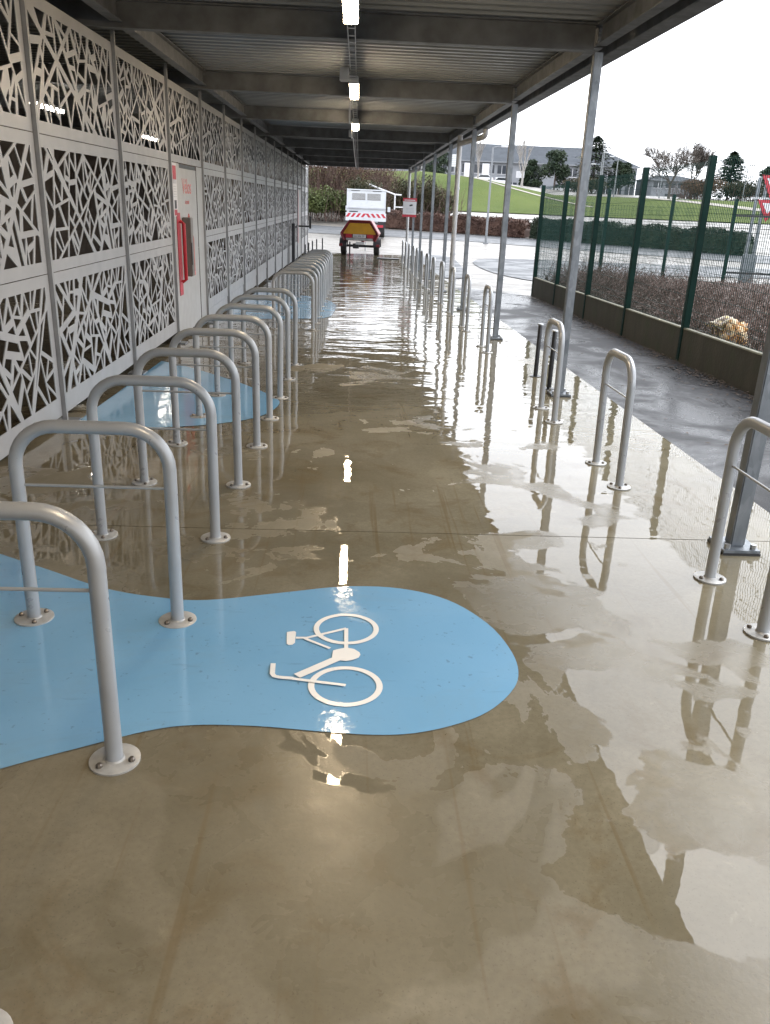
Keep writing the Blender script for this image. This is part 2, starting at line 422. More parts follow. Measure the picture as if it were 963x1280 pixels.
blue(spline([(-2.2, 18.6), (-1.4, 18.3), (-.75, 17.6), (-.42, 16.5), (-.40, 15.2), (-.50, 14.2), (-1.0, 13.85), (-2.2, 13.5)], 6, closed=False), .004, 'plain light blue floor marking under the farther row of racks')

sym = link('bicycle_symbol', None, b1); sym['label'] = 'white bicycle pictogram painted on blue floor marking'
def flat(name, poly, off=.006):
    return poly_sheet(name, poly, off, 'white_marking', sym, .5)
def ring(name, cx, cy, ro, ri, a0=0, a1=360):
    n = 48; m = MB(); V = []
    for k in range(n + 1):
        a = R(a0 + (a1 - a0) * k / n)
        for q in (ri, ro): x = cx + q * math.cos(a); y = cy + q * math.sin(a); V.append((x, y, hz(x, y) + .0058))
    m.add(V, [(2 * k, 2 * k + 1, 2 * k + 3, 2 * k + 2) for k in range(n)]); return m.build(name, 'white_marking', sym, recalc=False)
ring('wheel', -.008, 2.988, .135, .113); ring('wheel', -.005, 2.548, .136, .113)
def bar(name, pts, w, off):
    L = [Vector((*p, 0)) for p in pts]; A = []; Bq = []
    for i, p in enumerate(L):
        d = (L[min(i + 1, len(L) - 1)] - L[max(i - 1, 0)]).normalized(); n = Vector((-d.y, d.x, 0)) * w / 2
        A.append((p + n)[:2]); Bq.append((p - n)[:2])
    return flat(name, A + Bq[::-1], off)
flat('saddle', [(-.250, 2.948), (-.222, 2.957), (-.213, 2.950), (-.211, 2.858), (-.220, 2.843), (-.234, 2.840), (-.243, 2.850)], .0056)
bar('seat_tube', [(-.210, 2.900), (-.165, 2.902), (-.008, 2.988)], .015, .0062)
bar('chain_stay', [(-.008, 2.988), (-.006, 2.80)], .016, .0066)
bar('seat_stay', [(-.175, 2.895), (-.070, 2.818)], .013, .0070)
flat('chain_guard', [(-.057, 2.80), (-.045, 2.808), (-.006, 2.826), (.025, 2.815), (.046, 2.79), (.05, 2.771), (.043, 2.748), (.02, 2.73), (-.006, 2.721), (-.032, 2.726), (-.06, 2.748)], .0074)
bar('down_tube', [(-.04, 2.738), (-.185, 2.606)], .036, .0078)
bar('fork', [(-.004, 2.547), (-.10, 2.566), (-.200, 2.586)], .016, .0082)
bar('handlebar', [(-.198, 2.588), (-.250, 2.594), (-.268, 2.601), (-.277, 2.618), (-.281, 2.692)], .019, .0086)

# ------------------------------------------------------------------ perforated wall
WX = -2.30
COLY = [2.03 + 2.18 * k for k in range(-4, 18)]   # post lines; unseen ones behind the camera added to dim the near floor
ROWZ = [(-.075, 1.000), (1.006, 1.960), (1.966, 2.865)]
def clip(poly, a, n, off):
    out = []
    for i in range(len(poly)):
        p, q = poly[i], poly[(i + 1) % len(poly)]
        dp = (p - a).dot(n) - off; dq = (q - a).dot(n) - off
        if dp >= 0: out.append(p)
        if dp * dq < 0: out.append(p + (q - p) * (dp / (dp - dq)))
    return out
def area(p): return .5 * sum(p[i].x * p[(i + 1) % len(p)].y - p[(i + 1) % len(p)].x * p[i].y for i in range(len(p)))
def panel_mesh(w, h, seed, cell=.028):
    rnd = random.Random(seed); mx, my = .085, .085; mb = .15 if h > 1.0 else my
    root = [Vector((mx, mb)), Vector((w - mx, mb)), Vector((w - mx, h - my)), Vector((mx, h - my))]
    cells = [(root, [])]; done = []
    for g_ in range(9):
        p = Vector((rnd.uniform(.08, .92) * w, rnd.uniform(.15, .85) * h)); ang = rnd.choice((1, -1)) * rnd.uniform(.45, 1.35); n = Vector((-math.sin(ang), math.cos(ang))); hw = rnd.choice((.012, .016, .020, .026)); nxt = []
        for poly, cuts in cells:
            A = clip(poly, p, n, 0); Bp = clip(poly, p, -n, 0)
            if len(A) < 3 or len(Bp) < 3 or min(area(A), area(Bp)) < 1e-5: nxt.append((poly, cuts)); continue
            nxt += [(A, cuts + [(p, n, hw)]), (Bp, cuts + [(p, -n, hw)])]
        cells = nxt
    todo = cells
    while todo:
        poly, cuts = todo.pop()
        ar = area(poly)
        if ar < cell * rnd.choice((.55, .8, 1.0, 1.3, 1.8)): done.append((poly, cuts)); continue
        c = sum(poly, Vector((0, 0))) / len(poly)
        # direction of longest extent
        best = max(((poly[i] - poly[j]) for i in range(len(poly)) for j in range(i)), key=lambda d: d.length)
        base = math.atan2(best.y, best.x) + math.pi / 2
        ang = base + rnd.gauss(0, .42)
        p = c + Vector((rnd.uniform(-.12, .12) * math.sqrt(ar), rnd.uniform(-.12, .12) * math.sqrt(ar)))
        n = Vector((-math.sin(ang), math.cos(ang))); hw = rnd.choice((.011, .014, .017, .021, .027))
        A = clip(poly, p, n, 0); Bp = clip(poly, p, -n, 0)
        if len(A) < 3 or len(Bp) < 3 or min(area(A), area(Bp)) < .0009: done.append((poly, cuts)); continue
        todo.append((A, cuts + [(p, n, hw)])); todo.append((Bp, cuts + [(p, -n, hw)]))
    holes = []
    for poly, cuts in done:
        q = poly
        for p, n, hw in cuts:
            q = clip(q, p, n, hw)
            if len(q) < 3: break
        if len(q) < 3 or area(q) < .0007: continue
        per = sum((q[i] - q[i - 1]).length for i in range(len(q)))
        if 2 * area(q) / per < .0105: continue
        # drop near-duplicate corners
        r = [v for i, v in enumerate(q) if (v - q[i - 1]).length > .004]
        if len(r) >= 3 and area(r) > .0004: holes.append(r)
    vs = [Vector((0, 0)), Vector((w, 0)), Vector((w, h)), Vector((0, h))]; ed = [(0, 1), (1, 2), (2, 3), (3, 0)]; loops = [[0, 1, 2, 3]]
    for q in holes:
        k = len(vs); vs += q; n = len(q); ed += [(k + i, k + (i + 1) % n) for i in range(n)]; loops.append([k + i for i in range(n)])
    ov, oe, of, o1, o2, o3 = delaunay_2d_cdt(vs, [], loops[1:], 0, 1e-6)
    of = [f for f, src in zip(of, o3) if not src]
    T = .006; m = MB(); n = len(ov)
    # local frame: y along the wall, z up, front face towards +x
    m.v = [(0, v.x, v.y) for v in ov] + [(-T, v.x, v.y) for v in ov]
    cnt = {}
    for f in of:
        for i in range(len(f)): e = (f[i], f[(i + 1) % len(f)]); cnt[e] = 1
    for f in of:
        m.f.append(tuple(f)); m.f.append(tuple(i + n for i in reversed(f))); m.mi += [0, 0]
    for (a, b) in cnt:
        if (b, a) not in cnt: m.f.append((b, a, a + n, b + n)); m.mi.append(0)
    me = bpy.data.meshes.new('perforated_panel'); me.from_pydata(m.v, [], m.f); me.update(); me.materials.append(MAT['panel_white'])
    return me
PW = 2.18 - .05
wall = thing('perforated_screen_wall', 'long white metal screen wall of cut-out panels on steel posts', 'wall', (WX, 20, -.3))
wall.location = (0, 0, 0)
PM = {r: [panel_mesh(PW, b - a, 11 + 7 * r + 101 * k) for k in range(4)] for r, (a, b) in enumerate(ROWZ)}
rnd = random.Random(4)
DOORCOLS = (8, 18)
for k in range(21):
    y0, y1 = COLY[k], COLY[k + 1]
    for r, (a, b) in enumerate(ROWZ):
        if k in DOORCOLS and r < 2: continue
        link('perforated_panel', PM[r][(k * 3 + r * 2 + k // 3) % 4], wall, (WX, y0 + .025, a))
    # short kick strip closing the gap that grows as the floor falls away
    z = hz(WX, (y0 + y1) / 2)
    if k >= 8 and k not in DOORCOLS:
        MB().box((WX - .012, (y0 + y1) / 2, (z + .06 - .085) / 2), (.004, PW, (-.085) - (z + .06))).build('kick_strip', 'panel_white', wall)
for k in range(22):
    y = COLY[k]; z = hz(WX, y)
    p = MB().box((WX + .014, y, (3.0 + z) / 2), (.034, .032, 3.0 - z)).build('post', 'wall_post', wall)
    MB().box((WX + .03, y, z + .008), (.16, .18, .016)).build('base_plate', 'galv_pole', p)
# interior behind the screen
struct_b = MB().box((-8.1, 9.5, 1.2), (.2, 60, 4.2)).build('back_wall', 'back_wall')
tag(struct_b, 'dark brown wall inside the store behind the perforated screen', 'wall')
end_w = MB().box((-5.2, 39.0, 1.2), (5.6, .15, 4.2)).build('end_wall', 'back_wall'); tag(end_w, 'end wall of the dark store behind the far end of the screen', 'wall')

# doors in the wall
def text_mesh(txt, size):
    c = bpy.data.curves.new('t', 'FONT'); c.body = txt; c.size = size; c.extrude = .0006; c.resolution_u = 3
    o = bpy.data.objects.new('t', c); COL.objects.link(o); bpy.context.view_layer.update()
    me = bpy.data.meshes.new_from_object(o); bpy.data.objects.remove(o); return me
def put_text(name, txt, size, loc, mat, parent, bold=0):
    me = text_mesh(txt, size); me.materials.clear(); me.materials.append(MAT[mat])
    o = link(name, me, parent); o.matrix_local = Matrix.Translation(loc) @ Matrix(((0, 0, 1, 0), (1, 0, 0, 0), (0, 1, 0, 0), (0, 0, 0, 1)))
    return o
def door(k, full):
    y0, y1 = COLY[k] + .025, COLY[k + 1] - .025; z0 = hz(WX, y0) + .05; top = 1.955
    d = link('door', None, wall); d['label'] = 'plain white door set with red signs in the perforated wall' if full else 'plain white door with a red strip at the far end of the wall'
    side = MB().box((WX - .003, y0 + .27, (z0 + top) / 2), (.006, .54, top - z0), bev=.001).build('side_panel', 'plain_panel', d)
    leaf = MB().box((WX - .010, y0 + 1.12, (z0 + top - .05) / 2), (.012, 1.14, top - .05 - z0), bev=.002).build('door_leaf', 'plain_panel', d)
    MB().box((WX - .002, y0 + 1.93, (z0 + top) / 2), (.006, .42, top - z0), bev=.001).build('side_panel', 'plain_panel', d)
    MB().box((WX - .02, y0 + 1.12, top - .025), (.02, 1.14, .045)).build('lintel', 'black_paint', d)
    if full:
        s = MB().box((WX + .006, y0 + .20, 1.64), (.006, .25, .62), bev=.001).build('notice', 'sign_white', d)
        MB().box((WX + .0105, y0 + .20, 1.84), (.002, .19, .16)).build('notice_picture', 'door_red', s)
        MB().box((WX + .0115, y0 + .20, 1.735), (.002, .17, .045)).build('notice_picture', 'sign_grey', s)
        for q in range(5): MB().box((WX + .0105, y0 + .20, 1.68 - q * .03), (.002, .15, .008)).build('notice_line', 'sign_grey', s)
        MB().box((WX + .0105, y0 + .20, 1.47), (.002, .12, .10)).build('notice_picture', 'dark_plastic', s)
        MB().box((WX + .0105, y0 + .20, 1.375), (.002, .16, .07)).build('notice_picture', 'door_red', s)
        hp = MB().box((WX + .006, y0 + .34, .86), (.006, .20, 1.02), bev=.001).build('handle_plate', 'door_red', d)
        MB().tube([(WX + .02, y0 + .34, .52), (WX + .07, y0 + .34, .55), (WX + .07, y0 + .34, 1.24), (WX + .02, y0 + .34, 1.27)], .022, 10).build('handle', 'red_paint', hp, smooth=True)
        rd = MB().box((WX + .055, y0 + .66, .94), (.11, .17, .74), bev=.008).build('lock_box', 'reader_grey', d)
        MB().box((WX + .112, y0 + .60, .86), (.006, .05, .28)).build('lock_slot', 'black_paint', rd)
        put_text('lettering', 'Vélos', .27, (WX - .002, y0 + .70, 1.60), 'door_print', leaf)
        put_text('lettering', 'sécurisé', .085, (WX - .002, y0 + .86, 1.47), 'door_print', leaf)
        MB().tube([(WX - .002, y0 + .80, 1.06), (WX - .002, y0 + 1.05, 1.34), (WX - .002, y0 + 1.32, 1.02), (WX - .002, y0 + 1.32, .58)], .010, 6).build('house_outline', 'door_print', leaf)
        MB().tube([(WX - .002, y0 + .86 + .075 * math.cos(a), 1.07 + .11 * math.sin(a)) for a in np.linspace(0, 2 * math.pi, 20)[:-1]], .016, 6, closed=True).build('map_pin', 'door_print', leaf)
        put_text('lettering', 'VÉLO', .13, (WX - .002, y0 + 1.0, .78), 'door_print', leaf)
        MB().box((WX - .003, y0 + 1.22, .55), (.004, .34, .05)).build('print_bar', 'door_print', leaf)
    else:
        MB().box((WX + .006, y0 + .36, .95), (.006, .34, 1.9)).build('red_strip', 'door_red', d)
door(8, True); door(18, False)

# ------------------------------------------------------------------ shelter roof
shelter = thing('bicycle_shelter', 'long steel shelter roof with ribbed deck on slim galvanised poles', 'shelter', (0, 0, 0))
PX = 2.075; POLY = [-.1 + 4.1 * k for k in range(10)]; DZ = 3.13; YEND = 38.0; YBEG = -6.0
def hsec(w, h, tw=.007, tf=.010):   # I-section outline centred at top 0
    a, b = w / 2, tw / 2
    return [(-a, 0), (a, 0), (a, -tf), (b, -tf), (b, -h + tf), (a, -h + tf), (a, -h), (-a, -h), (-a, -h + tf), (-b, -h + tf), (-b, -tf), (-a, -tf)]
for y in [-20.6, -16.5, -12.4, -8.3, -4.2] + POLY:  # unseen bays far behind the camera added to dim the near floor
    MB().prism([(y + p, 3.12 + q) for p, q in hsec(.11, .215)], 0, -8.0, 2.03).build('beam', 'galv_dark', shelter)
for y0, y1 in zip([-20.6, -16.5, -12.4, -8.3, -4.2] + POLY, [-16.5, -12.4, -8.3, -4.2] + POLY + [YEND]):
    # edge purlins between the beams (butted)
    for x in (PX, -2.10):
        MB().prism([(x + p, 3.115 + q) for p, q in hsec(.10, .17)], 1, y0 + .06, min(y1 - .06, YEND)).build('edge_beam', 'galv_dark', shelter)
    MB().prism([(2.30, 3.10), (2.30, 2.985), (2.305, 2.98), (2.44, 2.98), (2.445, 2.985), (2.445, 3.16), (2.455, 3.165), (2.455, 2.975), (2.448, 2.968), (2.297, 2.968), (2.29, 2.975), (2.29, 3.10)], 1, y0 + .002, y1 - .002).build('gutter', 'galv_dark', shelter)
def deck_sheet(y0, y1, x0, x1):
    # trapezoidal ribs running across the shelter
    m = MB(); y = y0; prof = []
    P = .20
    while y < y1 - 1e-6:
        for dy, dz in ((0, 0), (.075, 0), (.10, .045), (.175, .045)):
            if y + dy < y1: prof.append((y + dy, DZ + dz))
        y += P
    prof.append((y1, DZ)); n = len(prof)
    xs = [x0, x1]
    V = [(x, p, q) for x in xs for p, q in prof]; m.add(V, [(i, i + 1, n + i + 1, n + i) for i in range(n - 1)])
    V2 = [(x, p, q + .012) for x in xs for p, q in prof]; m.add(V2, [(i, n + i, n + i + 1, i + 1) for i in range(n - 1)])
    return m
ys = [-20.6, -16.5, -12.4, -8.3, -4.2] + POLY + [YEND]  # rear bays out of view added to block light from behind
for y0, y1 in zip(ys[:-1], ys[1:]):
    deck_sheet(y0 + .002, y1 - .002, -2.2, 2.36).build('roof_sheet', 'deck', shelter, recalc=False)
    deck_sheet(y0 + .002, y1 - .002, -8.2, -2.21).build('roof_sheet', 'deck', shelter, recalc=False)
MB().box((0.15, YEND + .03, 3.06), (4.6, .03, .24)).build('end_trim', 'galv_dark', shelter)
for i, y in enumerate([-12.4, -8.3, -4.2] + POLY):
    z = hz(PX, y)
    p = MB().box((PX, y, (2.90 + z + .03) / 2), (.078, .078, 2.90 - z - .03), bev=.006).build('pole', 'galv_pole', shelter)
    MB().box((PX, y, z + .10), (.064, .064, .16)).build('pole_sleeve', 'galv_pole', p)
    pl = MB().box((PX, y, z + .022), (.20, .20, .016), bev=.002).build('base_plate', 'galv_pole', p)
    MB().box((PX, y, z + .007), (.205, .205, .014)).build('base_pad', 'black_paint', p)
    for sx in (-1, 1):
        for sy in (-1, 1): MB().cyl((PX + sx * .07, y + sy * .07, z + .03), (PX + sx * .07, y + sy * .07, z + .055), .016, 6).build('bolt', 'steel', p)
def downpipe(y):
    z = hz(2.03, y); L = [(2.37, y - 1.25, 2.97), (2.37, y - 1.25, 2.88), (2.33, y - 1.15, 2.83), (2.20, y - .6, 2.80), (2.05, y - .06, 2.77), (2.03, y, 2.70), (2.03, y, z + .02)]
    p = MB().tube(spline(L, 4, closed=False), .052, 14).build('downpipe', 'pipe_grey', shelter, smooth=True)
    for q in (.6, 1.9): MB().cyl((2.03, y, q), (2.03, y, q + .04), .058, 14).build('pipe_clip', 'steel', p)
downpipe(18.2); downpipe(35.6)

# lamps, tray and boxes under the beams
LX = -.095
tray = thing('cable_tray', 'galvanised cable tray running along the middle of the shelter ceiling', 'cable tray', (LX, 4, 2.88))
tray.location = (0, 0, 0)
for x in (-.03, .03): MB().box((LX + x, 16, 2.885), (.006, 44, .035)).build('side_rail', 'steel', tray)
m = MB()
for k in range(140): m.box((LX, -5.8 + k * .3139, 2.872), (.054, .03, .004))
tag(m.build('rungs', 'steel', tray), None, None, kind='stuff')
cb = MB().tube(spline([(LX - .06, 12.3, 2.86), (LX - .075, 13.5, 2.70), (LX - .06, 15, 2.80), (LX - .08, 17, 2.72), (LX - .06, 19, 2.82), (LX - .06, 24, 2.78), (LX - .06, 36, 2.84)], 8, closed=False), .012, 6).build('cable', 'lamp_body', tray, smooth=True)
def lamp(y, lit, label, L=1.5):
    t = thing('ceiling_lamp', label, 'lamp', (LX + .005, y, 2.86), group='tube lamps along the ceiling tray')
    MB().box((0, 0, -.020), (.105, L, .03), bev=.006).build('housing', 'lamp_body', t)
    P = [(.052 * math.cos(a), .05 * math.sin(a) - .036) for a in np.linspace(math.pi, 2 * math.pi, 9)]
    MB().prism(P, 1, -L / 2 + .03, L / 2 - .03).build('diffuser', 'lamp_glow' if lit else 'sign_white', t, smooth=True)
    for s in (-1, 1): MB().box((0, s * (L / 2 - .012), -.05), (.11, .024, .07), bev=.006).build('end_cap', 'lamp_body', t)
lamp(1.2, True, 'lit tube lamp directly above the viewer, nearest along the tray')
lamp(5.95, True, 'lit tube lamp cut by the top edge of the picture')
lamp(10.6, True, 'second lit tube lamp visible along the ceiling tray')
lamp(15.5, True, 'third and farthest lit tube lamp on the ceiling tray')
for q, (y, lb) in enumerate([(9.6, 'small grey junction box beside the second lit lamp'), (17.6, 'small grey junction box beyond the third lit lamp')]):
    o = MB().box((LX - .09, y, 2.83), (.10, .12, .13), bev=.01).build('junction_box', 'lamp_body'); tag(o, lb, 'junction box')
    MB().cyl((LX - .05, y, 2.86), (LX - .03, y, 2.88), .012, 8).build('gland', 'dark_plastic', o)
for y, lb in [(14.6, 'bright tube lamp inside the store seen through the second panel column'), (21.5, 'bright tube lamp inside the store seen through the third panel column')]:
    t = thing('store_lamp', lb, 'lamp', (-5.0, y, 2.86))
    MB().box((0, 0, -.02), (.12, 1.4, .04), bev=.006).build('housing', 'lamp_body', t)
    MB().box((0, 0, -.06), (.10, 1.3, .05), bev=.012).build('diffuser', 'lamp_glow_inside', t)

# ------------------------------------------------------------------ bicycle racks
def rack_proto(width):
    me = {}
    H_, r, rad = .848, .026, .16; hw = width / 2
    P = [(-hw, 0, .004), (-hw, 0, .3), (-hw, 0, H_ - r - rad)]
    for a in np.linspace(math.pi, math.pi / 2, 9)[1:]: P.append((-hw + rad + rad * math.cos(a), 0, H_ - r - rad + rad * math.sin(a)))
    for a in np.linspace(math.pi / 2, 0, 9): P.append((hw - rad + rad * math.cos(a), 0, H_ - r - rad + rad * math.sin(a)))
    P += [(hw, 0, .3), (hw, 0, .004)]
    hoop = MB().tube(P, r, 18).build('hoop', 'rack_paint', None, smooth=True)
    cross = MB().cyl((-hw + r * .8, 0, .585), (hw - r * .8, 0, .585), .0058, 10).build('crossbar', 'rack_paint', None, smooth=True)
    fl = []
    for s in (-1, 1):
        m = MB().tube([(s * hw, 0, .0), (s * hw, 0, .007), (s * hw, 0, .0085)], [.077, .077, .074], 32)
        m.tube([(s * hw, 0, .0085), (s * hw, 0, .014)], [.031, .027], 18, caps=False)
        f = m.build('flange', 'flange_paint', None, smooth=True); fl.append(f)
        for k in range(3):
            a = R(90 * s + 120 * k + 20); x, y = s * hw + .055 * math.cos(a), .055 * math.sin(a)
            MB().tube([(x, y, .008), (x, y, .016), (x, y, .021)], [.0105, .0105, .006], 8).build('bolt', 'bolt', f)
    return hoop, cross, fl
def inst(src, parent):
    c = src.copy(); COL.objects.link(c); c.parent = parent; return c
def place_rack(parts, x, y, rz, label, group, tilt=0):
    slope = (hz(x, y + .3) - hz(x, y - .3)) / .6
    t = thing('bicycle_rack', label, 'bike rack', (x, y, hz(x, y) + .001), rz, group)
    t.rotation_euler = (jr.gauss(0, .006), jr.gauss(0, .004), rz)
    if abs(rz) > .1: t.rotation_euler = (jr.gauss(0, .008), -math.atan(slope), rz)      # hoop runs along the slope: feet follow it
    for q in parts[:2]: inst(q, t)
    for f in parts[2]:
        fc = inst(f, t)
        for b in [o for o in f.children]: inst(b, fc)
PL = rack_proto(.585); PR = rack_proto(.565)
ordn = ['nearest', 'second', 'third', 'fourth', 'fifth', 'sixth', 'seventh', 'eighth', 'ninth', 'tenth', 'eleventh', 'twelfth', 'thirteenth', 'fourteenth', 'fifteenth', 'sixteenth']
LY = [1.185, 2.103, 3.035, 3.971, 4.877, 5.813, 6.694, 7.556, 8.497, 9.403]
LYX = [-1.032, -1.003, -1.004, -1.000, -1.005, -.998, -.995, -.985, -.987, -.980]
jr = random.Random(8)
for i, y in enumerate(LY):
    lb = 'grey hoop rack whose foot flange just shows at the bottom left corner' if i == 0 else \
         'grey tubular hoop rack, %s seen in full from the left foreground by the screen wall' % ordn[i - 1]
    if i == 1: lb = 'largest grey hoop rack at left, its foot at the blue marking edge'
    if i == 2: lb = 'grey hoop rack standing with both feet on the blue bicycle marking'
    if i == 9: lb = 'last grey hoop rack of the front left row, before the gap'
    place_rack(PL, LYX[i], y, jr.uniform(-.012, .012), lb, 'hoop racks of the front row by the screen wall')
for i in range(11):
    y = 12.52 + .865 * i
    lb = 'first grey hoop rack of the farther left row, after the gap' if i == 0 else ('farthest grey hoop rack of the farther left row' if i == 10 else 'grey hoop rack, %s in the tight farther left row' % ordn[i])
    place_rack(PL, -.94 + .001 * i, y, jr.uniform(-.01, .01), lb, 'hoop racks of the farther left row')
RY = [3.309, 5.333, 7.163, 11.1, 13.3, 15.45, 17.5, 19.5, 21.4, 23.2, 25.2, 27.0, 29.3, 31.2, 33.3]
for i, y in enumerate(RY):
    x = 1.774 if i == 0 else (1.767 if i == 1 else 1.752)
    lb = ['grey hoop rack cut by the right picture edge beside the nearest pole', 'lone grey hoop rack on the wet pad, second from the right edge', 'grey hoop rack in front of the two black posts and a pole'][i] if i < 3 else \
        ('farthest grey hoop rack of the right hand line under the poles' if i == 14 else 'grey hoop rack, %s from the camera in the right hand line' % ordn[i])
    place_rack(PR, x, y, R(90) + jr.uniform(-.015, .015), lb, 'hoop racks in line along the right side')
for q in (PL, PR):
    for o in list(q[:2]) + list(q[2]) + [b for f in q[2] for b in f.children]: bpy.data.objects.remove(o)

# black posts
def black_post(x, y, h, label, group):
    z = hz(x, y); t = thing('black_post', label, 'post', (x, y, z), group=group)
    MB().tube([(0, 0, .005), (0, 0, h - .01), (0, 0, h)], [.024, .024, .02], 12).build('shaft', 'black_paint', t, smooth=True)
    MB().tube([(0, 0, 0), (0, 0, .008)], .065, 20).build('flange', 'black_paint', t)
    MB().tube([(0, 0, h), (0, 0, h + .012)], [.036, .03], 16).build('cap', 'steel', t)  # pale disc stands in for the reflection on the wet flat top
black_post(2.045, 8.42, .60, 'slim black post with pale top sheen right behind a hoop rack', 'black posts by the pole')
black_post(2.05, 9.14, .58, 'slim black post with pale top sheen, the farther of two by the pole', 'black posts by the pole')
for i, (x, y) in enumerate([(-1.50, 24.5), (-1.49, 26), (-1.48, 28), (-1.44, 30), (-1.30, 31.5)]):
    black_post(x, y, .84, 'thin dark post beyond the farther left racks, %s in its row' % ordn[i], 'dark posts near the wall end')

# ------------------------------------------------------------------ items at the far end of the wall
g = thing('open_gate', 'dark steel gate leaf standing open at the far wall end', 'gate', (-2.2, 29.0, hz(-2.2, 29)))
MB().box((.03, 0, .68), (.10, .35, 1.34), bev=.01).build('leaf', 'dark_plastic', g)
MB().box((.28, 1.0, 1.24), (.45, .05, .05)).build('arm', 'black_paint', g)
MB().box((.50, 1.6, 1.36), (.07, .2, .42), bev=.01).build('latch_box', 'black_paint', g)
MB().box((.12, .5, 1.24), (.05, 1.1, .04)).build('bracket', 'black_paint', g)
pc = thing('notice_sign', 'red and white notice with black camera picture fixed to a far pole', 'sign', (1.90, 32.55, 1.42))
MB().box((0, 0, 0), (.50, .02, .46), bev=.004).build('board', 'sign_white', pc)
MB().box((0, -.002, .29), (.52, .024, .115)).build('header', 'door_red', pc)
MB().box((0, -.016, .275), (.40, .004, .03)).build('header_text', 'sign_white', pc)
MB().box((0, -.002, -.275), (.52, .024, .085)).build('footer', 'door_red', pc)
ci = MB().box((.05, -.013, .095), (.115, .006, .055), rot=Matrix.Rotation(-.25, 3, 'Y')).build('camera_picture', 'black_paint', pc)
for k in range(4): MB().box((.02, -.012, -.02 - .045 * k), (.30, .004, .014)).build('text_line', 'sign_grey', pc)
dr = MB().box((1.25, 35.2, hz(1.2, 35.2) + .02), (.9, .45, .04), bev=.01).build('drain_cover', 'dark_plastic'); tag(dr, 'dark drain cover on the wet pad behind the far racks', 'drain cover')

# ------------------------------------------------------------------ mesh fence
def wire_panel(L, H_, name='wire_panel'):
    m = MB(); w = .0023
    n = int(L / .05)
    for k in range(n + 1):
        y = k * L / n; m.add([(-w, y - w, 0), (w, y - w, 0), (w, y + w, 0), (-w, y + w, 0), (-w, y - w, H_), (w, y - w, H_), (w, y + w, H_), (-w, y + w, H_)], [(0, 1, 5, 4), (1, 2, 6, 5), (2, 3, 7, 6), (3, 0, 4, 7)])
    zs = [.03, .13, .23, .43, .63, .73, .83, 1.03, 1.23, 1.33, 1.43, 1.63, 1.83, H_ - .13, H_ - .03]
    for z in zs:
        x = .03 if any(abs(z - q) < .06 for q in (.13, .73, 1.33, H_ - .08)) else .005
        h = .0022; m.add([(x - h, 0, z - h), (x + h, 0, z - h), (x + h, 0, z + h), (x - h, 0, z + h), (x - h, L, z - h), (x + h, L, z - h), (x + h, L, z + h), (x - h, L, z + h)], [(0, 1, 5, 4), (1, 2, 6, 5), (2, 3, 7, 6), (3, 0, 4, 7)])
    o = m.build(name, 'wire_green', None, recalc=False); me = o.data; bpy.data.objects.remove(o); return me
FX = 4.35; FY = [3.45, 5.9, 8.37, 10.82, 13.30, 15.72, 18.25, 20.60]
WPM = wire_panel(2.40, 2.08)
fence = thing('mesh_fence', 'tall green wire mesh fence on a mossy concrete plinth beside the footpath', 'fence', (FX, 12, hz(FX, 12))); fence.location = (0, 0, 0)
def fpost(par, x, y, z, top):
    MB().box((x, y, (z + top) / 2), (.085, .085, top - z), bev=.006).build('post', 'fence_green', par)
for i, y in enumerate(FY):
    z = hz(FX, y) - .05
    fpost(fence, FX, y, z, z + 2.56)
    if i < len(FY) - 1:
        y1 = FY[i + 1]; a = hz(FX, y); b = hz(FX, y1); sl_ = (b - a) / (y1 - y)
        o = link('wire_panel', WPM, fence); o.matrix_local = Matrix.Translation((FX + .05, y + .02, a + .38)) @ Matrix(((1, 0, 0, 0), (0, (y1 - y - .04) / 2.40, 0, 0), (0, sl_, 1, 0), (0, 0, 0, 1)))
        ya, yb = y + .0435, y1 - .0435
        V = [(FX + dx, yy, (a + sl_ * (yy - y)) + dz) for yy in (ya, yb) for dx, dz in ((-.03, -.08), (.03, -.08), (.03, .40), (-.03, .40))]
        MB().add(V, [(3, 2, 1, 0), (4, 5, 6, 7), (0, 1, 5, 4), (1, 2, 6, 5), (2, 3, 7, 6), (3, 0, 4, 7)]).build('plinth_board', 'plinth', fence)
        V = [(FX + dx, yy, (a + sl_ * (yy - y)) + dz) for yy in (ya, yb) for dx, dz in ((-.036, .402), (.036, .402), (.030, .418), (-.030, .418))]
        MB().add(V, [(3, 2, 1, 0), (4, 5, 6, 7), (0, 1, 5, 4), (1, 2, 6, 5), (2, 3, 7, 6), (3, 0, 4, 7)]).build('plinth_cap', 'plinth_cap', fence)
rear = thing('mesh_fence', 'rear green wire mesh fence closing off the bramble plot', 'fence', (7, 25, hz(7, 25))); rear.location = (0, 0, 0)
RP = [(4.35, 20.60), (5.75, 22.8), (7.2, 25.0), (9.1, 25.0), (10.95, 25.0), (13.3, 24.6), (15.7, 24.2)]
for i, (x, y) in enumerate(RP):
    z = hz(x, y) - .05
    if i: fpost(rear, x, y, z, 2.18 - .03 * max(0, x - 7.2) if i > 1 else 2.10)
    if i < len(RP) - 1:
        x1, y1 = RP[i + 1]; L = math.hypot(x1 - x, y1 - y); a = hz(x, y); b = hz(x1, y1)
        o = link('wire_panel', WPM, rear); ux, uy = (x1 - x) / 2.40, (y1 - y) / 2.40
        o.matrix_local = Matrix.Translation((x, y, a + .18)) @ Matrix(((uy / max(L, .1), ux, 0, 0), (-ux / max(L, .1), uy, 0, 0), (0, (b - a) / 2.4, 1, 0), (0, 0, 0, 1)))
for z in (.02, 1.62): MB().box((11.8, 24.86, z), (1.7, .05, .06), rot=Matrix.Rotation(-.17, 3, 'Z')).build('gate_rail', 'black_paint', rear)

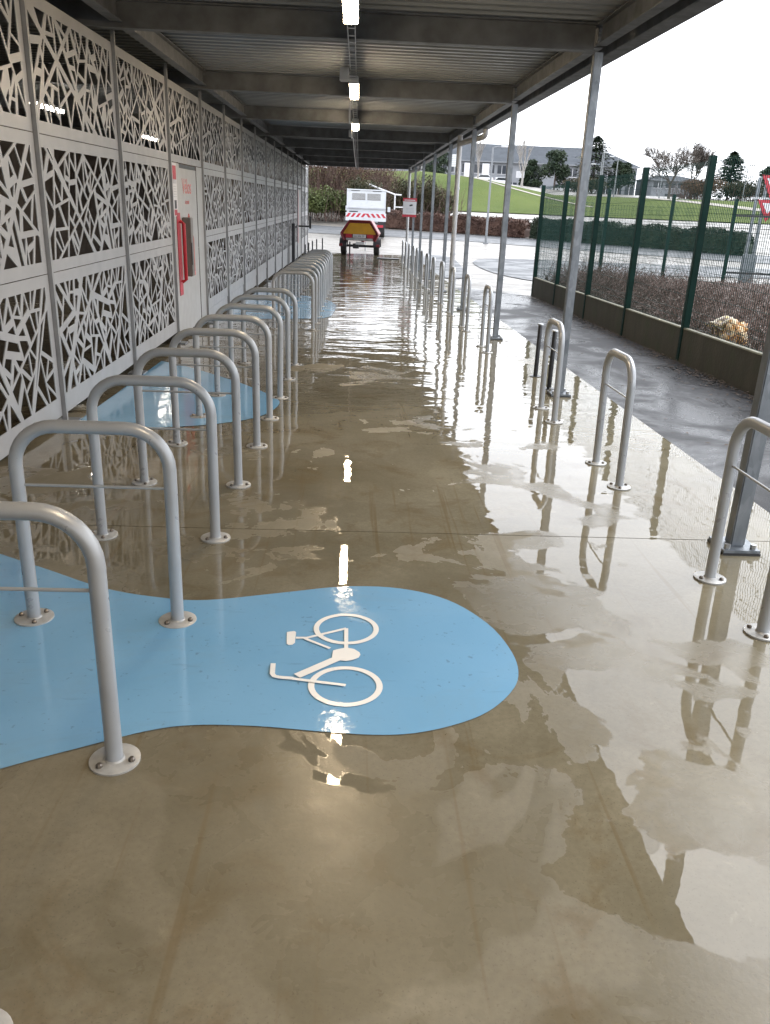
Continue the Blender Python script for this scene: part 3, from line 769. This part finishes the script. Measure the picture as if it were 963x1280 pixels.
# soil and brambles inside the plot
struct(poly_sheet('soil', [(4.39, 3), (13, 3), (16.5, 24.0), (10.9, 24.85), (7.2, 24.85), (5.8, 22.7), (4.39, 20.5)], .22, 'earth'))
br = random.Random(21); m = MB()
def in_plot(x, y):
    if y > 20.6: return x > 4.45 + (y - 20.6) * .68 and y < 24.7 and x < 15
    return 4.45 < x < 13
cnt = 0
while cnt < 11000:
    x = 4.42 + abs(br.gauss(0, 3.2)); y = br.uniform(4.5, 24.7)
    if not in_plot(x, y): continue
    cnt += 1
    z = hz(x, y) + .2; tall = .16 + .24 * br.random() ** 2 + (.45 * br.random() ** 2 if (y > 15.5 and x < 7) else 0)
    p = Vector((x, y, z)); d = Vector((br.gauss(0, .55), br.gauss(0, .55), 1)).normalized(); pts = [p]
    for k in range(3):
        p = p + d * tall * .45; d = (d + Vector((br.gauss(0, .4), br.gauss(0, .4), -.28))).normalized(); pts.append(p)
    if min(q.x for q in pts) < 4.40: continue
    m.tube(pts, [.006, .005, .004, .002], 3, caps=False)
tag(m.build('brambles', 'twig_brown', None, recalc=False), 'tangle of bare brown bramble stems behind the fence', 'brambles', kind='stuff')
m = MB()
for k in range(5200):
    x = 4.45 + abs(br.gauss(0, 3.4)); y = br.uniform(4.5, 24.6)
    if not in_plot(x, y): continue
    z = hz(x, y) + .23 + .25 * br.random() ** 2; a = br.uniform(0, 6.28); s = br.uniform(.02, .045); u = Vector((math.cos(a), math.sin(a), br.uniform(-.5, .5))) * s; v = Vector((-math.sin(a), math.cos(a), br.uniform(-.6, .6))) * s * .6; c = Vector((x, y, z))
    m.add([c - u, c - v, c + u, c + v], [(0, 1, 2, 3)])
tag(m.build('leaf_litter', 'dead_leaf', None, recalc=False), 'brown leaf litter among the brambles', 'leaves', kind='stuff')
m = MB()
for k in range(3800):
    x = 4.29 - abs(br.gauss(0, .22)) * (1 + .6 * math.sin(k * .37)); y = br.uniform(4, 20.4)
    if br.random() < .05: x = br.uniform(2.7, 4.2)
    z = hz(x, y) - .012 + br.random() * .012; a = br.uniform(0, 6.28); s = br.uniform(.008, .026); u = Vector((math.cos(a), math.sin(a), br.uniform(-.2, .2))) * s; v = Vector((-math.sin(a), math.cos(a), br.uniform(-.3, .3))) * s * .55; c = Vector((x, y, z))
    m.add([c - u, c - v, c + u, c + v], [(0, 1, 2, 3)])
tag(m.build('fallen_leaves', 'dead_leaf', None, recalc=False), 'wet dead leaves and soil along the foot of the plinth', 'leaves', kind='stuff')

# rubbish bags among the brambles
def bag(name, c, s, seed, mat, label, rz=0):
    bm = bmesh.new(); bmesh.ops.create_icosphere(bm, subdivisions=4, radius=1); q = random.Random(seed)
    from mathutils import noise as mn
    for v in bm.verts:
        d = v.co.copy(); n = mn.noise(d * 1.7 + Vector((seed, 0, 0))) * .35 + abs(mn.noise(d * 4.1 + Vector((0, seed, 0)))) * .28 + mn.noise(d * 9) * .06
        v.co = d * (.85 + n)
        if v.co.z < -.45: v.co.z = -.45 + (v.co.z + .45) * .1
        v.co = Vector((v.co.x * s[0], v.co.y * s[1], v.co.z * s[2]))
    me = bpy.data.meshes.new(name); bm.to_mesh(me); bm.free(); me.materials.append(MAT[mat]); me.polygons.foreach_set('use_smooth', [True] * len(me.polygons))
    o = link(name, me, None, c, rz); tag(o, label, 'rubbish bag'); return o
def bagz(x, y): return hz(x, y) + .22
bag('rubbish_bag', (5.15, 11.42, bagz(5.1, 11.2) + .09), (.22, .36, .20), 3, 'bag', 'crumpled yellow and white plastic bag lying in the brambles')
bag('rubbish_bag', (4.95, 10.62, bagz(5.1, 10.5) + .11), (.17, .17, .25), 9, 'bag_orange', 'orange crumpled plastic bag right of the yellow one in the brambles')

# red triangular signs beyond the plot
sg = thing('road_sign', 'twin steel posts with two red inverted triangle signs beyond the fence', 'sign', (12.05, 25.9, hz(11.4, 25.9)))
for x in (-.12, .12): MB().box((x, 0, 1.6), (.08, .08, 3.2), bev=.005).build('post', 'galv_pole', sg)
for z, s in ((3.05, .44), (2.36, .40)):
    tri = MB().prism([(-.10, z + .22), (.62, z + .22), (.26, z - s)], 1, -.08, -.06).build('triangle', 'door_red', sg)
    MB().prism([(.06, z + .13), (.46, z + .13), (.26, z - s * .45)], 1, -.085, -.082).build('triangle_face', 'sign_white', tri)
MB().box((.05, -.05, 2.62), (.75, .03, .05)).build('bracket', 'steel', sg)
MB().box((0, 0, .55), (.42, .14, .9), bev=.02).build('base_box', 'galv_pole', sg)

# ------------------------------------------------------------------ hedge
def leaves(m, c, n, pts, s0, s1, rr):
    for k in range(n):
        p = pts(rr); a = Vector((rr.gauss(0, 1), rr.gauss(0, 1), rr.gauss(0, 1))).normalized(); b = a.orthogonal().normalized(); b = (b * math.cos(k) + a.cross(b) * math.sin(k)); s = rr.uniform(s0, s1)
        m.add([p - a * s, p - b * s * .6, p + a * s, p + b * s * .6], [(0, 1, 2, 3)])
def make_hedge(line, label, mat, seed, n_leaf, H0):
    hd = thing('hedge', label, 'hedge', (line[0][0], line[0][1], hz(*line[0]))); hd.location = (0, 0, 0)
    HP = spline(line, 12, closed=False); n = len(HP); rr = random.Random(seed)
    def hpt(rr):
        t_ = rr.random() * (n - 1.01); i = int(t_); f = t_ - i; x = HP[i][0] * (1 - f) + HP[i + 1][0] * f; y = HP[i][1] * (1 - f) + HP[i + 1][1] * f
        dx = HP[i + 1][0] - HP[i][0]; dy = HP[i + 1][1] - HP[i][1]; L = math.hypot(dx, dy); nx, ny = dy / L, -dx / L
        end = min(1, min(t_, n - 1 - t_) / 2.0 + .45)
        a = rr.uniform(0, math.pi); w = .75; H_ = H0 * end + .07 * math.sin(t_ * .9) + .05 * math.sin(t_ * 2.3)
        ca, sa = math.cos(a), math.sin(a); ca = math.copysign(abs(ca) ** .5, ca); sa = abs(sa) ** .5
        q = 1 - .15 * rr.random() ** 2; off = ca * w * q
        z = (rr.random() * H_ if abs(ca) > .85 else H_ * sa * q) + rr.gauss(0, .03)
        return Vector((x + nx * off, y + ny * off, hz(x, y) + max(z, .0)))
    m = MB(); leaves(m, None, n_leaf, hpt, .035, .085, rr); m.build('foliage', mat, hd, recalc=False)
    m = MB(); V = []
    for i, (x, y) in enumerate(HP):
        j = min(i + 1, n - 1); k = max(i - 1, 0); dx, dy = HP[j][0] - HP[k][0], HP[j][1] - HP[k][1]; L = math.hypot(dx, dy); nx, ny = dy / L, -dx / L; z = hz(x, y); e = min(1, min(i, n - 1 - i) / 2.0 + .45)
        for o_, h_ in ((-.62, 0), (-.62, .78 * H0 * e), (-.3, .90 * H0 * e), (.3, .90 * H0 * e), (.62, .78 * H0 * e), (.62, 0)): V.append((x + nx * o_, y + ny * o_, z + h_))
    m.add(V, [(i * 6 + k, i * 6 + k + 1, i * 6 + 7 + k, i * 6 + 6 + k) for i in range(n - 1) for k in range(5)] + [tuple(range(6)), tuple((n - 1) * 6 + k for k in range(6))])
    m.build('branch_core', mat, hd)
make_hedge([(-.5, 65.5), (4, 63.6), (8, 61.2), (11.6, 58.4)], 'long clipped brown hedge left of the green fence, behind the poles', 'hedge_leaf', 5, 15000, 1.13)
make_hedge([(12.0, 58.0), (14.5, 55.5), (18.5, 51.5), (22, 47.5)], 'dark green clipped hedge seen through the wire mesh fence', 'leaf_hedge_green', 6, 15000, 1.25)

# ------------------------------------------------------------------ trees and bushes
def branchy(m, p, d, L, r, depth, rr, spread=.5, up=.12, nsub=3, tips=None):
    pts = [p]; q = p
    for k in range(3):
        d = (d + Vector((rr.gauss(0, .14), rr.gauss(0, .14), rr.gauss(0, .1) + up * .4))).normalized(); q = q + d * L / 3; pts.append(q)
    r0 = max(r, .016); m.tube(pts, [r0, r0 * .9, r0 * .8, r0 * .66], 5 if depth > 2 else 3, caps=False)
    if tips is not None and depth <= 1: tips.append(pts[-1])
    if depth == 0: return
    for k in range(nsub):
        f = rr.choice((1, 2, 3, 3)); a = Vector((rr.gauss(0, 1), rr.gauss(0, 1), rr.gauss(0, .5))); a = (a - d * a.dot(d)).normalized()
        branchy(m, pts[f], (d + a * rr.uniform(spread * .6, spread * 1.4) + Vector((0, 0, up))).normalized(), L * rr.uniform(.58, .82), r * .55, depth - 1, rr, spread, up, nsub, tips)
def bare_tree(x, y, h, label, seed, mat='bark', spread=.6, up=.12, nsub=4, depth=5, group=None, r=None):
    rr = random.Random(seed); z = hz(x, y); t = thing('bare_tree', label, 'tree', (x, y, z), group=group)
    trunk = MB(); th = h * .28; r = r or h * .022
    trunk.tube([(0, 0, -.2), (.05, 0, th * .5), (0, .05, th)], [r * 1.3, r, r * .85], 8); trunk.build('trunk', mat, t, smooth=True)
    m = MB()
    for k in range(4):
        a = k * 1.57 + rr.uniform(-.4, .4); branchy(m, Vector((0, .05, th * rr.uniform(.75, 1))), Vector((math.cos(a) * spread, math.sin(a) * spread, 1)).normalized(), h * .30, r * .6, depth, rr, spread, up, nsub)
    m.build('crown', mat, t, recalc=False)
def conifer(x, y, h, w, label, seed, group='dark conifers on the rise'):
    rr = random.Random(seed); z = hz(x, y); t = thing('conifer_tree', label, 'tree', (x, y, z), group=group)
    MB().tube([(0, 0, -.2), (0, 0, h * .96)], [h * .025, .02], 7).build('trunk', 'bark', t)
    m = MB()
    for k in range(3600):
        f = rr.random() ** .8; zz = h * (.06 + .94 * f); prof_ = (1 - f) ** .52 * (1 + .22 * math.sin(f * 38 + rr.random()))
        a = rr.uniform(0, 6.28); lob = 1 + .25 * math.sin(a * 3 + seed) + .18 * math.sin(a * 5 + f * 9); rad = w / 2 * prof_ * lob * rr.random() ** .45
        c = Vector((math.cos(a) * rad, math.sin(a) * rad, zz - rad * .25)); u = Vector((math.cos(a), math.sin(a), rr.uniform(-.5, .3))) * rr.uniform(.18, .42); v = Vector((-math.sin(a), math.cos(a), rr.uniform(-.4, .4))) * rr.uniform(.08, .2)
        m.add([c - u, c - v, c + u, c + v], [(0, 1, 2, 3)])
    m.build('crown', 'conifer', t, recalc=False)
def bush(x, y, w, d, h, label, seed, mat, n=3800, tw=140, twm='twig_brown', group=None, ls=(.05, .12), name='bush'):
    rr = random.Random(seed); z = hz(x, y); t = thing(name, label, 'bush', (x, y, z), group=group)
    lob = [(rr.uniform(-.32, .32) * w, rr.uniform(-.32, .32) * d, rr.uniform(.35, .75) * h, rr.uniform(.22, .36)) for k in range(9)]
    def pt(rr):
        cx, cy, cz, q = rr.choice(lob); v = Vector((rr.gauss(0, 1), rr.gauss(0, 1), rr.gauss(0, 1))).normalized() * (rr.random() ** .35)
        return Vector((cx + v.x * q * w * .8, cy + v.y * q * d * .8, max(.02, cz + v.z * q * h * 1.15)))
    m = MB(); leaves(m, None, n, pt, ls[0], ls[1], rr); m.build('foliage', mat, t, recalc=False)
    m = MB()
    for k in range(tw):
        a = rr.uniform(0, 6.28); p = Vector((rr.gauss(0, .2) * w, rr.gauss(0, .2) * d, 0)); d_ = Vector((math.cos(a) * rr.uniform(.1, .6), math.sin(a) * rr.uniform(.1, .6), 1)).normalized(); pts = [p]; L = h * rr.uniform(.7, 1.15)
        for q in range(4): p = p + d_ * L / 4; d_ = (d_ + Vector((rr.gauss(0, .2), rr.gauss(0, .2), -.03))).normalized(); pts.append(p)
        m.tube(pts, [.028, .022, .016, .011, .005], 3, caps=False)
    m.build('stems', twm, t, recalc=False)
def pine(x, y, h, w, label, seed, group='dark conifers on the rise'):
    rr = random.Random(seed); z = hz(x, y); t = thing('pine_tree', label, 'tree', (x, y, z), group=group)
    tr_ = MB().tube([(0, 0, -.2), (.1, 0, h * .5), (0, 0, h * .9)], [h * .03, h * .022, .03], 7)
    lob = []
    for k in range(15):
        f = rr.uniform(.12, .95); a = rr.uniform(0, 6.28); rd = w * .38 * (1 - f * .75) * rr.random() ** .5
        c = Vector((math.cos(a) * rd, math.sin(a) * rd, h * f)); lob.append((c, w * rr.uniform(.13, .24) * (1.25 - .6 * f)))
        tr_.tube([(0, 0, max(.3, h * f - rd * .5)), c], [.05, .02], 4, caps=False)
    tr_.build('trunk', 'bark', t)
    def pt(rr):
        c, q = rr.choice(lob); v = Vector((rr.gauss(0, 1), rr.gauss(0, 1), rr.gauss(0, .7))).normalized() * rr.random() ** .4
        return c + Vector((v.x * q, v.y * q, v.z * q * .75))
    m = MB(); leaves(m, None, 4200, pt, .10, .26, rr); m.build('crown', 'conifer', t, recalc=False)
bush(-5.2, 67.5, 5.5, 4, 2.9, 'low green bush at the left behind the wall end', 1, 'leaf_green', 6500, 60, group='bushes on the far bank')
bush(-2.4, 67.2, 4.2, 4, 2.5, 'green bush just left of the white truck', 2, 'leaf_green', 6000, 60, group='bushes on the far bank')
bush(.4, 68.5, 4.2, 4, 3.0, 'dark green bush half hidden by the white truck', 3, 'leaf_dark', 5200, 90, group='bushes on the far bank')
bush(-7.0, 73, 7, 5, 6.2, 'tall brown twiggy thicket behind the left green bush', 4, 'leaf_brown', 6000, 380, group='brown thickets on the far bank', ls=(.04, .09))
bush(-2.6, 74, 7, 5, 5.8, 'tall brown twiggy thicket above the white truck', 5, 'leaf_brown', 6500, 420, group='brown thickets on the far bank', ls=(.04, .09))
bush(1.2, 74, 5, 4, 4.3, 'reddish brown thicket above the truck right side', 6, 'leaf_brown', 5000, 360, group='brown thickets on the far bank', ls=(.04, .09))
bush(4.2, 71.5, 4.0, 3.5, 3.3, 'dark rounded bush beside the red and white notice', 7, 'leaf_dark', 6500, 160, group='dark bushes by the hedge', ls=(.04, .10))
bush(6.6, 71.0, 3.4, 3, 2.8, 'dark low bush at the foot of the grass bank', 8, 'leaf_dark', 5200, 140, group='dark bushes by the hedge', ls=(.04, .10))
bush(-9.5, 63, 5, 4, 3.2, 'green bush farthest left behind the store end', 31, 'leaf_green', 5000, 60, group='bushes on the far bank')
conifer(39.0, 146, 8.8, 8.4, 'tallest dark conifer in front of the grey roof', 1)
pine(33.0, 148, 6.2, 7.4, 'broad dark conifer left of the tallest one', 2)
pine(29.3, 150, 4.2, 5.4, 'small dark conifer at the left of the conifer group', 12)
pine(43.5, 146, 5.2, 6.6, 'low dark conifer at the building right end', 3)
conifer(54.5, 128, 6.6, 6.6, 'lone dark conifer behind the second fence post from the right', 4)
pine(61.5, 130, 4.8, 8.0, 'dark conifer at the right edge beyond the signs', 5)
pine(13.0, 150, 6.5, 6.0, 'dark conifer beside the white notice board on the rise', 6)
bare_tree(43.6, 122, 7.6, 'large spreading bare tree against the sky at right', 3, spread=.75, nsub=4, depth=5)
bare_tree(48.2, 126, 7.0, 'bare tree right of the large spreading one', 7, spread=.45, nsub=4, depth=5)
bare_tree(25.6, 138, 7.2, 'slender pale birch in front of the grey building', 9, 'bark_pale', spread=.28, up=.3, nsub=3, depth=4)
bare_tree(19.5, 145, 6.4, 'thin bare young tree left of the birch', 10, 'bark_pale', spread=.3, up=.3, nsub=3, depth=4)
bush(47.5, 124, 8, 4, 3.0, 'brown shrubbery under the bare trees', 15, 'leaf_brown', 5000, 200, group='shrubs on the right rise', ls=(.06, .14))
bush(56, 124, 9, 4, 2.6, 'dark shrubbery at the right below the conifer', 16, 'leaf_dark', 5000, 120, group='shrubs on the right rise', ls=(.08, .16))
bush(36, 140, 7, 4, 2.3, 'dark shrubs at the foot of the conifers', 17, 'leaf_dark', 4500, 80, group='shrubs on the right rise', ls=(.08, .16))
bush(64, 126, 8, 4, 3.2, 'dark shrubs beyond the red triangle signs', 18, 'leaf_dark', 4500, 80, group='shrubs on the right rise', ls=(.08, .16))

# ------------------------------------------------------------------ far buildings
def hip_building(x0, x1, y0, y1, zb, ze, zr, label, nwin, hip=6.0):
    b = thing('building', label, 'building', ((x0 + x1) / 2, (y0 + y1) / 2, zb)); b.location = (0, 0, 0)
    MB().box(((x0 + x1) / 2, (y0 + y1) / 2, (zb + ze) / 2), (x1 - x0, y1 - y0, ze - zb)).build('wall', 'building_wall', b)
    o = .6; ym = (y0 + y1) / 2
    V = [(x0 - o, y0 - o, ze), (x1 + o, y0 - o, ze), (x1 + o, y1 + o, ze), (x0 - o, y1 + o, ze), (x0 + hip, ym, zr), (x1 - hip, ym, zr)]
    MB().add(V, [(0, 1, 5, 4), (1, 2, 5), (2, 3, 4, 5), (3, 0, 4), (3, 2, 1, 0)]).build('roof', 'roof_slate', b)
    MB().box(((x0 + x1) / 2, y0 - o, ze - .08), (x1 - x0 + 1.2, .12, .2)).build('gutter', 'lamp_pole', b)
    w = (x1 - x0) / nwin; fh = (ze - zb) / 2
    for i in range(nwin):
        for j in range(2):
            if (i * 7 + j * 3) % 9 == 0: continue
            xc = x0 + w * (i + .5); zc = zb + fh * (j + .52)
            f = MB().box((xc, y0 - .03, zc), (w * .72, .06, fh * .52)).build('window', 'window_dark', b)
            MB().box((xc, y0 - .08, zc), (.08, .05, fh * .52)).build('mullion', 'sign_white', f)
            MB().box((xc, y0 - .09, zc - fh * .27), (w * .76, .1, .08)).build('sill', 'sign_white', f)
    return b
b = hip_building(-6, 54.5, 172, 186, 3.8, 9.75, 13.3, 'long two storey pale building with grey hipped roof on the rise', 26)
for x in (21, 24.5, 44):
    MB().box((x, 171.6, 6.6), (1.4, .5, 5.4)).build('pier', 'sign_white', b)
hip_building(56.5, 66, 168, 178, 3.6, 7.6, 8.6, 'low pale annexe right of the grey roofed building', 4, hip=2.5)

# ------------------------------------------------------------------ lamp posts and small signs
def lamp_post(x, y, h, label, arm=1.0, ang=0):
    z = hz(x, y); t = thing('lamp_post', label, 'lamp post', (x, y, z), ang, 'lamp posts along the roads')
    MB().tube([(0, 0, -.1), (0, 0, h * .5), (0, 0, h)], [.075, .06, .045], 10).build('pole', 'lamp_pole', t, smooth=True)
    MB().tube([(0, 0, h - .05), (arm * .5, 0, h + .03), (arm, 0, h + .05)], .03, 8).build('arm', 'lamp_pole', t)
    MB().box((arm + .25, 0, h + .05), (.55, .2, .1), bev=.03).build('head', 'sign_white', t)
    MB().cyl((0, 0, -.05), (0, 0, .05), .16, 14).build('base', 'lamp_pole', t)
lamp_post(7.4, 49.5, 5.1, 'slim lamp post standing on the paved area before the hedge', .45)
lamp_post(27.0, 103, 3.6, 'short lamp post with round white head before the conifers', .1)
lamp_post(28.6, 104, 4.9, 'tall pale mast beside the tallest conifer', .1)
lamp_post(30.2, 103, 4.4, 'lamp post with arm to the left of the bare tree', .5, math.pi)
lamp_post(36.0, 104, 3.0, 'thin lamp post in front of the large bare tree', .3)
lamp_post(31.0, 112, 9.5, 'tallest lamp mast whose head stands high against the sky', .5, math.pi)
lamp_post(48.0, 108, 4.2, 'lamp post seen through the fence right of its nearest post', .4)
def board(x, y, zc, w, h, label):
    z = hz(x, y); t = thing('sign_board', label, 'sign', (x, y, z))
    MB().box((0, 0, zc - z), (w, .06, h), bev=.01).build('board', 'sign_white', t)
    for s in (-1, 1): MB().box((s * w * .3, .05, (zc - z) / 2), (.06, .04, zc - z)).build('post', 'lamp_pole', t)
    for k in range(5): MB().box((0, -.034, zc - z + h * .32 - k * h * .16), (w * .7, .008, h * .05)).build('text_line', 'sign_grey', t)
board(11.1, 105, 6.5, .9, 1.35, 'white notice board on the crest beside the downpipe')
board(25.6, 140, 6.5, 1.3, 1.0, 'pale sign board in front of the grey building windows')

# ------------------------------------------------------------------ vehicles
def wheel(par, x, y, z, r, w, n=20):
    t = MB().tube([(x - w / 2, y, z), (x - w / 2 + .02, y, z), (x + w / 2 - .02, y, z), (x + w / 2, y, z)], [r * .9, r, r, r * .9], n).build('wheel', 'tyre', par, smooth=True)
    MB().tube([(x - w / 2 - .006, y, z), (x + w / 2 + .006, y, z)], r * .58, n).build('rim', 'steel', t)
def car(x, y, rz, label):
    z = hz(x, y); c = thing('parked_car', label, 'car', (x, y, z), rz, 'white cars parked on the rise')
    body = [(-2.05, .35), (-2.1, .62), (-1.95, .85), (-1.15, .95), (1.9, 1.0), (2.02, .75), (2.05, .38), (1.7, .28), (-1.75, .28)]
    MB().prism([(p, q) for p, q in body], 1, -.86, .86).build('body', 'car_white', c)
    MB().prism([(-1.15, .94), (-.45, 1.42), (1.15, 1.46), (1.85, .99)], 1, -.74, .74).build('cabin', 'car_white', c)
    for s in (-1, 1):
        MB().prism([(-.95, .98), (-.38, 1.36), (1.05, 1.38), (1.5, 1.0)], 1, s * .745 - .004, s * .745 + .004).build('side_window', 'glass_dark', c)
        for xx in (-1.3, 1.25):
            t = MB().tube([(xx, s * .84 - .1 * s, .32), (xx, s * .88, .32)], .32, 18).build('wheel', 'tyre', c); MB().tube([(xx, s * .85, .32), (xx, s * .885, .32)], .19, 14).build('rim', 'steel', t)
        MB().box((-2.08, s * .6, .68), (.06, .3, .12)).build('headlight', 'steel', c)
        MB().box((2.0, s * .65, .82), (.08, .2, .2)).build('tail_light', 'door_red', c)
    MB().add([(-1.14, -.66, .98), (-1.14, .66, .98), (-.47, .62, 1.39), (-.47, -.62, 1.39)], [(0, 1, 2, 3)]).build('windscreen', 'glass_dark', c)
car(37.5, 160, 0, 'white car parked on the rise left of the nearest tall pole')
car(42.6, 162, .2, 'white car parked on the rise right of the nearest tall pole')
car(22.2, 160, .1, 'white car parked in front of the pale building')
car(25.8, 162, .1, 'pale car parked below the sign board by the building')

# truck seen from behind
tx, ty = .42, 50.2
tk = thing('truck', 'small white tipper truck seen from behind with striped tailgate', 'truck', (tx, ty, hz(tx, ty)), R(-2))
MB().box((0, 1.6, 1.95), (2.22, 3.2, 1.36), bev=.03).build('box_body', 'truck_white', tk)
rp = MB().box((0, -.03, 2.12), (2.20, .05, 1.0), bev=.012).build('rear_panel', 'truck_white', tk)
for s in (-1, 1):
    gr = MB().box((s * .44, -.062, 2.23), (.76, .014, .34)).build('grille', 'reader_grey', rp)
    for k in range(7): MB().box((s * .44, -.075, 2.10 + k * .043), (.76, .014, .014)).build('slat', 'truck_white', gr)
for s in (-1, 1): MB().box((s * 1.09, -.04, 2.12), (.06, .07, 1.05)).build('corner_post', 'truck_white', rp)
MB().box((0, -.07, 2.60), (2.2, .06, .06)).build('top_rail', 'truck_white', rp)
MB().box((-.62, -.06, 2.54), (.5, .02, .03)).build('vent', 'dark_plastic', rp); MB().box((.62, -.06, 2.54), (.5, .02, .03)).build('vent', 'dark_plastic', rp)
MB().box((0, -.06, 1.60), (2.1, .03, .03)).build('crease', 'sign_grey', rp)
MB().box((-.72, -.10, 1.42), (.5, .06, .06)).build('hinge', 'dark_plastic', rp)
tg = MB().box((0, -.12, 1.14), (2.34, .06, .46), bev=.012).build('tailgate', 'truck_white', tk)
for k in range(4):
    for s in (-1, 1):
        x = s * (.14 + .29 * k)
        MB().prism([(x - .075 - s * .08, 1.33), (x + .075 - s * .08, 1.33), (x + .075 + s * .08, 1.12), (x - .075 + s * .08, 1.12)] if s > 0 else [(x - .075 + .08, 1.33), (x + .075 + .08, 1.33), (x + .075 - .08, 1.12), (x - .075 - .08, 1.12)], 1, -.158, -.152).build('stripe', 'door_red', tg)
MB().box((0, .0, .80), (2.0, .08, .10)).build('under_bar', 'dark_plastic', tk)
MB().box((0, 2.2, .72), (.9, 5.4, .22)).build('chassis', 'dark_plastic', tk)
for s in (-1, 1):
    MB().box((s * .84, .0, .66), (.36, .08, .14)).build('light_cluster', 'door_red', tk)
    wheel(tk, s * .90, .95, .38, .38, .42); wheel(tk, s * .92, 4.3, .38, .38, .24)
    MB().box((s * .92, .6, .78), (.45, .04, .5)).build('mud_flap', 'dark_plastic', tk)
    a_ = MB().tube([(s * 1.02, 4.6, 1.55), (s * 1.28, 4.55, 1.62)], .02, 6).build('mirror_arm', 'dark_plastic', tk)
    MB().box((s * 1.32, 4.5, 1.55), (.18, .08, .30), bev=.02).build('mirror', 'truck_white', a_)
cabn = MB().prism([(3.4, .55), (3.4, 2.25), (4.6, 2.25), (5.25, 1.45), (5.45, 1.3), (5.5, .55)], 0, -1.0, 1.0).build('cab', 'truck_white', tk)
MB().prism([(4.55, 1.45), (4.55, 2.1), (4.72, 2.1), (5.18, 1.5)], 0, -1.01, 1.01).build('side_window', 'glass_dark', cabn)

# trailer hitched behind the truck
qx, qy = .06, 36.9
tr = thing('trailer', 'yellow and red two wheeled trailer parked behind the white truck', 'trailer', (qx, qy, hz(qx, qy)), R(-5))
OUT = [(-.46, 1.40), (.46, 1.40), (.80, .88), (.66, .60), (-.66, .60), (-.80, .88)]
MB().prism(OUT, 1, .0, 1.75).build('body', 'trailer_red', tr)
INN = [(-.42, 1.31), (.42, 1.31), (.70, .90), (.68, .87), (-.68, .87), (-.70, .90)]
pn = MB().prism(INN, 1, -.03, .0 - .002).build('rear_panel', 'yellow_paint', tr)
for i in range(6):
    if i in (3,): continue
    a, b_ = Vector((OUT[i][0], -.03, OUT[i][1])), Vector((OUT[(i + 1) % 6][0], -.03, OUT[(i + 1) % 6][1]))
    MB().tube([a, b_], .045, 8).build('frame_tube', 'trailer_red', tr, smooth=True)
pl = MB().box((0, -.06, .79), (.56, .03, .13), bev=.005).build('number_plate', 'sign_white', tr)
me = text_mesh('GX 056 ZP', .10); me.materials.clear(); me.materials.append(MAT['black_paint'])
o = link('plate_text', me, pl); o.matrix_local = Matrix.Translation((-.245, -.078, .755)) @ Matrix.Rotation(R(90), 4, 'X')
for s in (-1, 1):
    MB().box((s * .46, -.06, .79), (.26, .05, .15), bev=.01).build('tail_light', 'door_red', tr)
    wheel(tr, s * .72, .55, .31, .31, .24)
    fp = [(.55 + .42 * math.cos(a), .33 + .42 * math.sin(a)) for a in np.linspace(0, math.pi, 11)] + [(.55 + .38 * math.cos(a), .33 + .38 * math.sin(a)) for a in np.linspace(math.pi, 0, 11)]
    m = MB(); m.prism(fp, 0, s * .73 - .15, s * .73 + .15); m.build('mudguard', 'dark_plastic', tr)
    MB().box((s * .80, -.02, .42), (.14, .06, .10)).build('marker_light', 'trailer_red', tr)
bp = MB().box((0, -.05, .66), (1.15, .05, .09), bev=.01).build('bumper', 'steel', tr)
MB().box((.03, -.07, .50), (.36, .03, .11)).build('small_plate', 'sign_white', tr)
MB().box((0, .6, .36), (1.3, .10, .10)).build('axle', 'dark_plastic', tr)
MB().box((-.15, .05, .38), (.25, .2, .2)).build('valve_box', 'dark_plastic', tr)
MB().cyl((-.42, .1, .0), (-.42, .1, .55), .03, 8).build('prop_stand', 'dark_plastic', tr)
MB().box((0, 2.6, .52), (.12, 1.8, .10)).build('drawbar', 'trailer_red', tr)
MB().cyl((0, 3.3, .0), (0, 3.3, .7), .03, 8).build('jockey_leg', 'steel', tr)

# white barrier arm behind the hedge
ba = thing('height_barrier', 'white tubular barrier arm rising beside the truck roof', 'barrier', (2.75, 67, hz(2.75, 67)))
z0 = hz(2.75, 67)
MB().cyl((0, 0, 0), (0, 0, 2.15 - z0), .06, 10).build('post', 'sign_white', ba)
MB().tube([(.5, 0, 2.13 - z0), (0, 0, 2.15 - z0), (-1.1, 0, 2.50 - z0), (-2.0, 0, 2.80 - z0)], .055, 10).build('arm', 'sign_white', ba)
MB().cyl((0, 0, 1.25 - z0), (.9, 0, 1.25 - z0), .04, 8).build('rail', 'sign_white', ba)
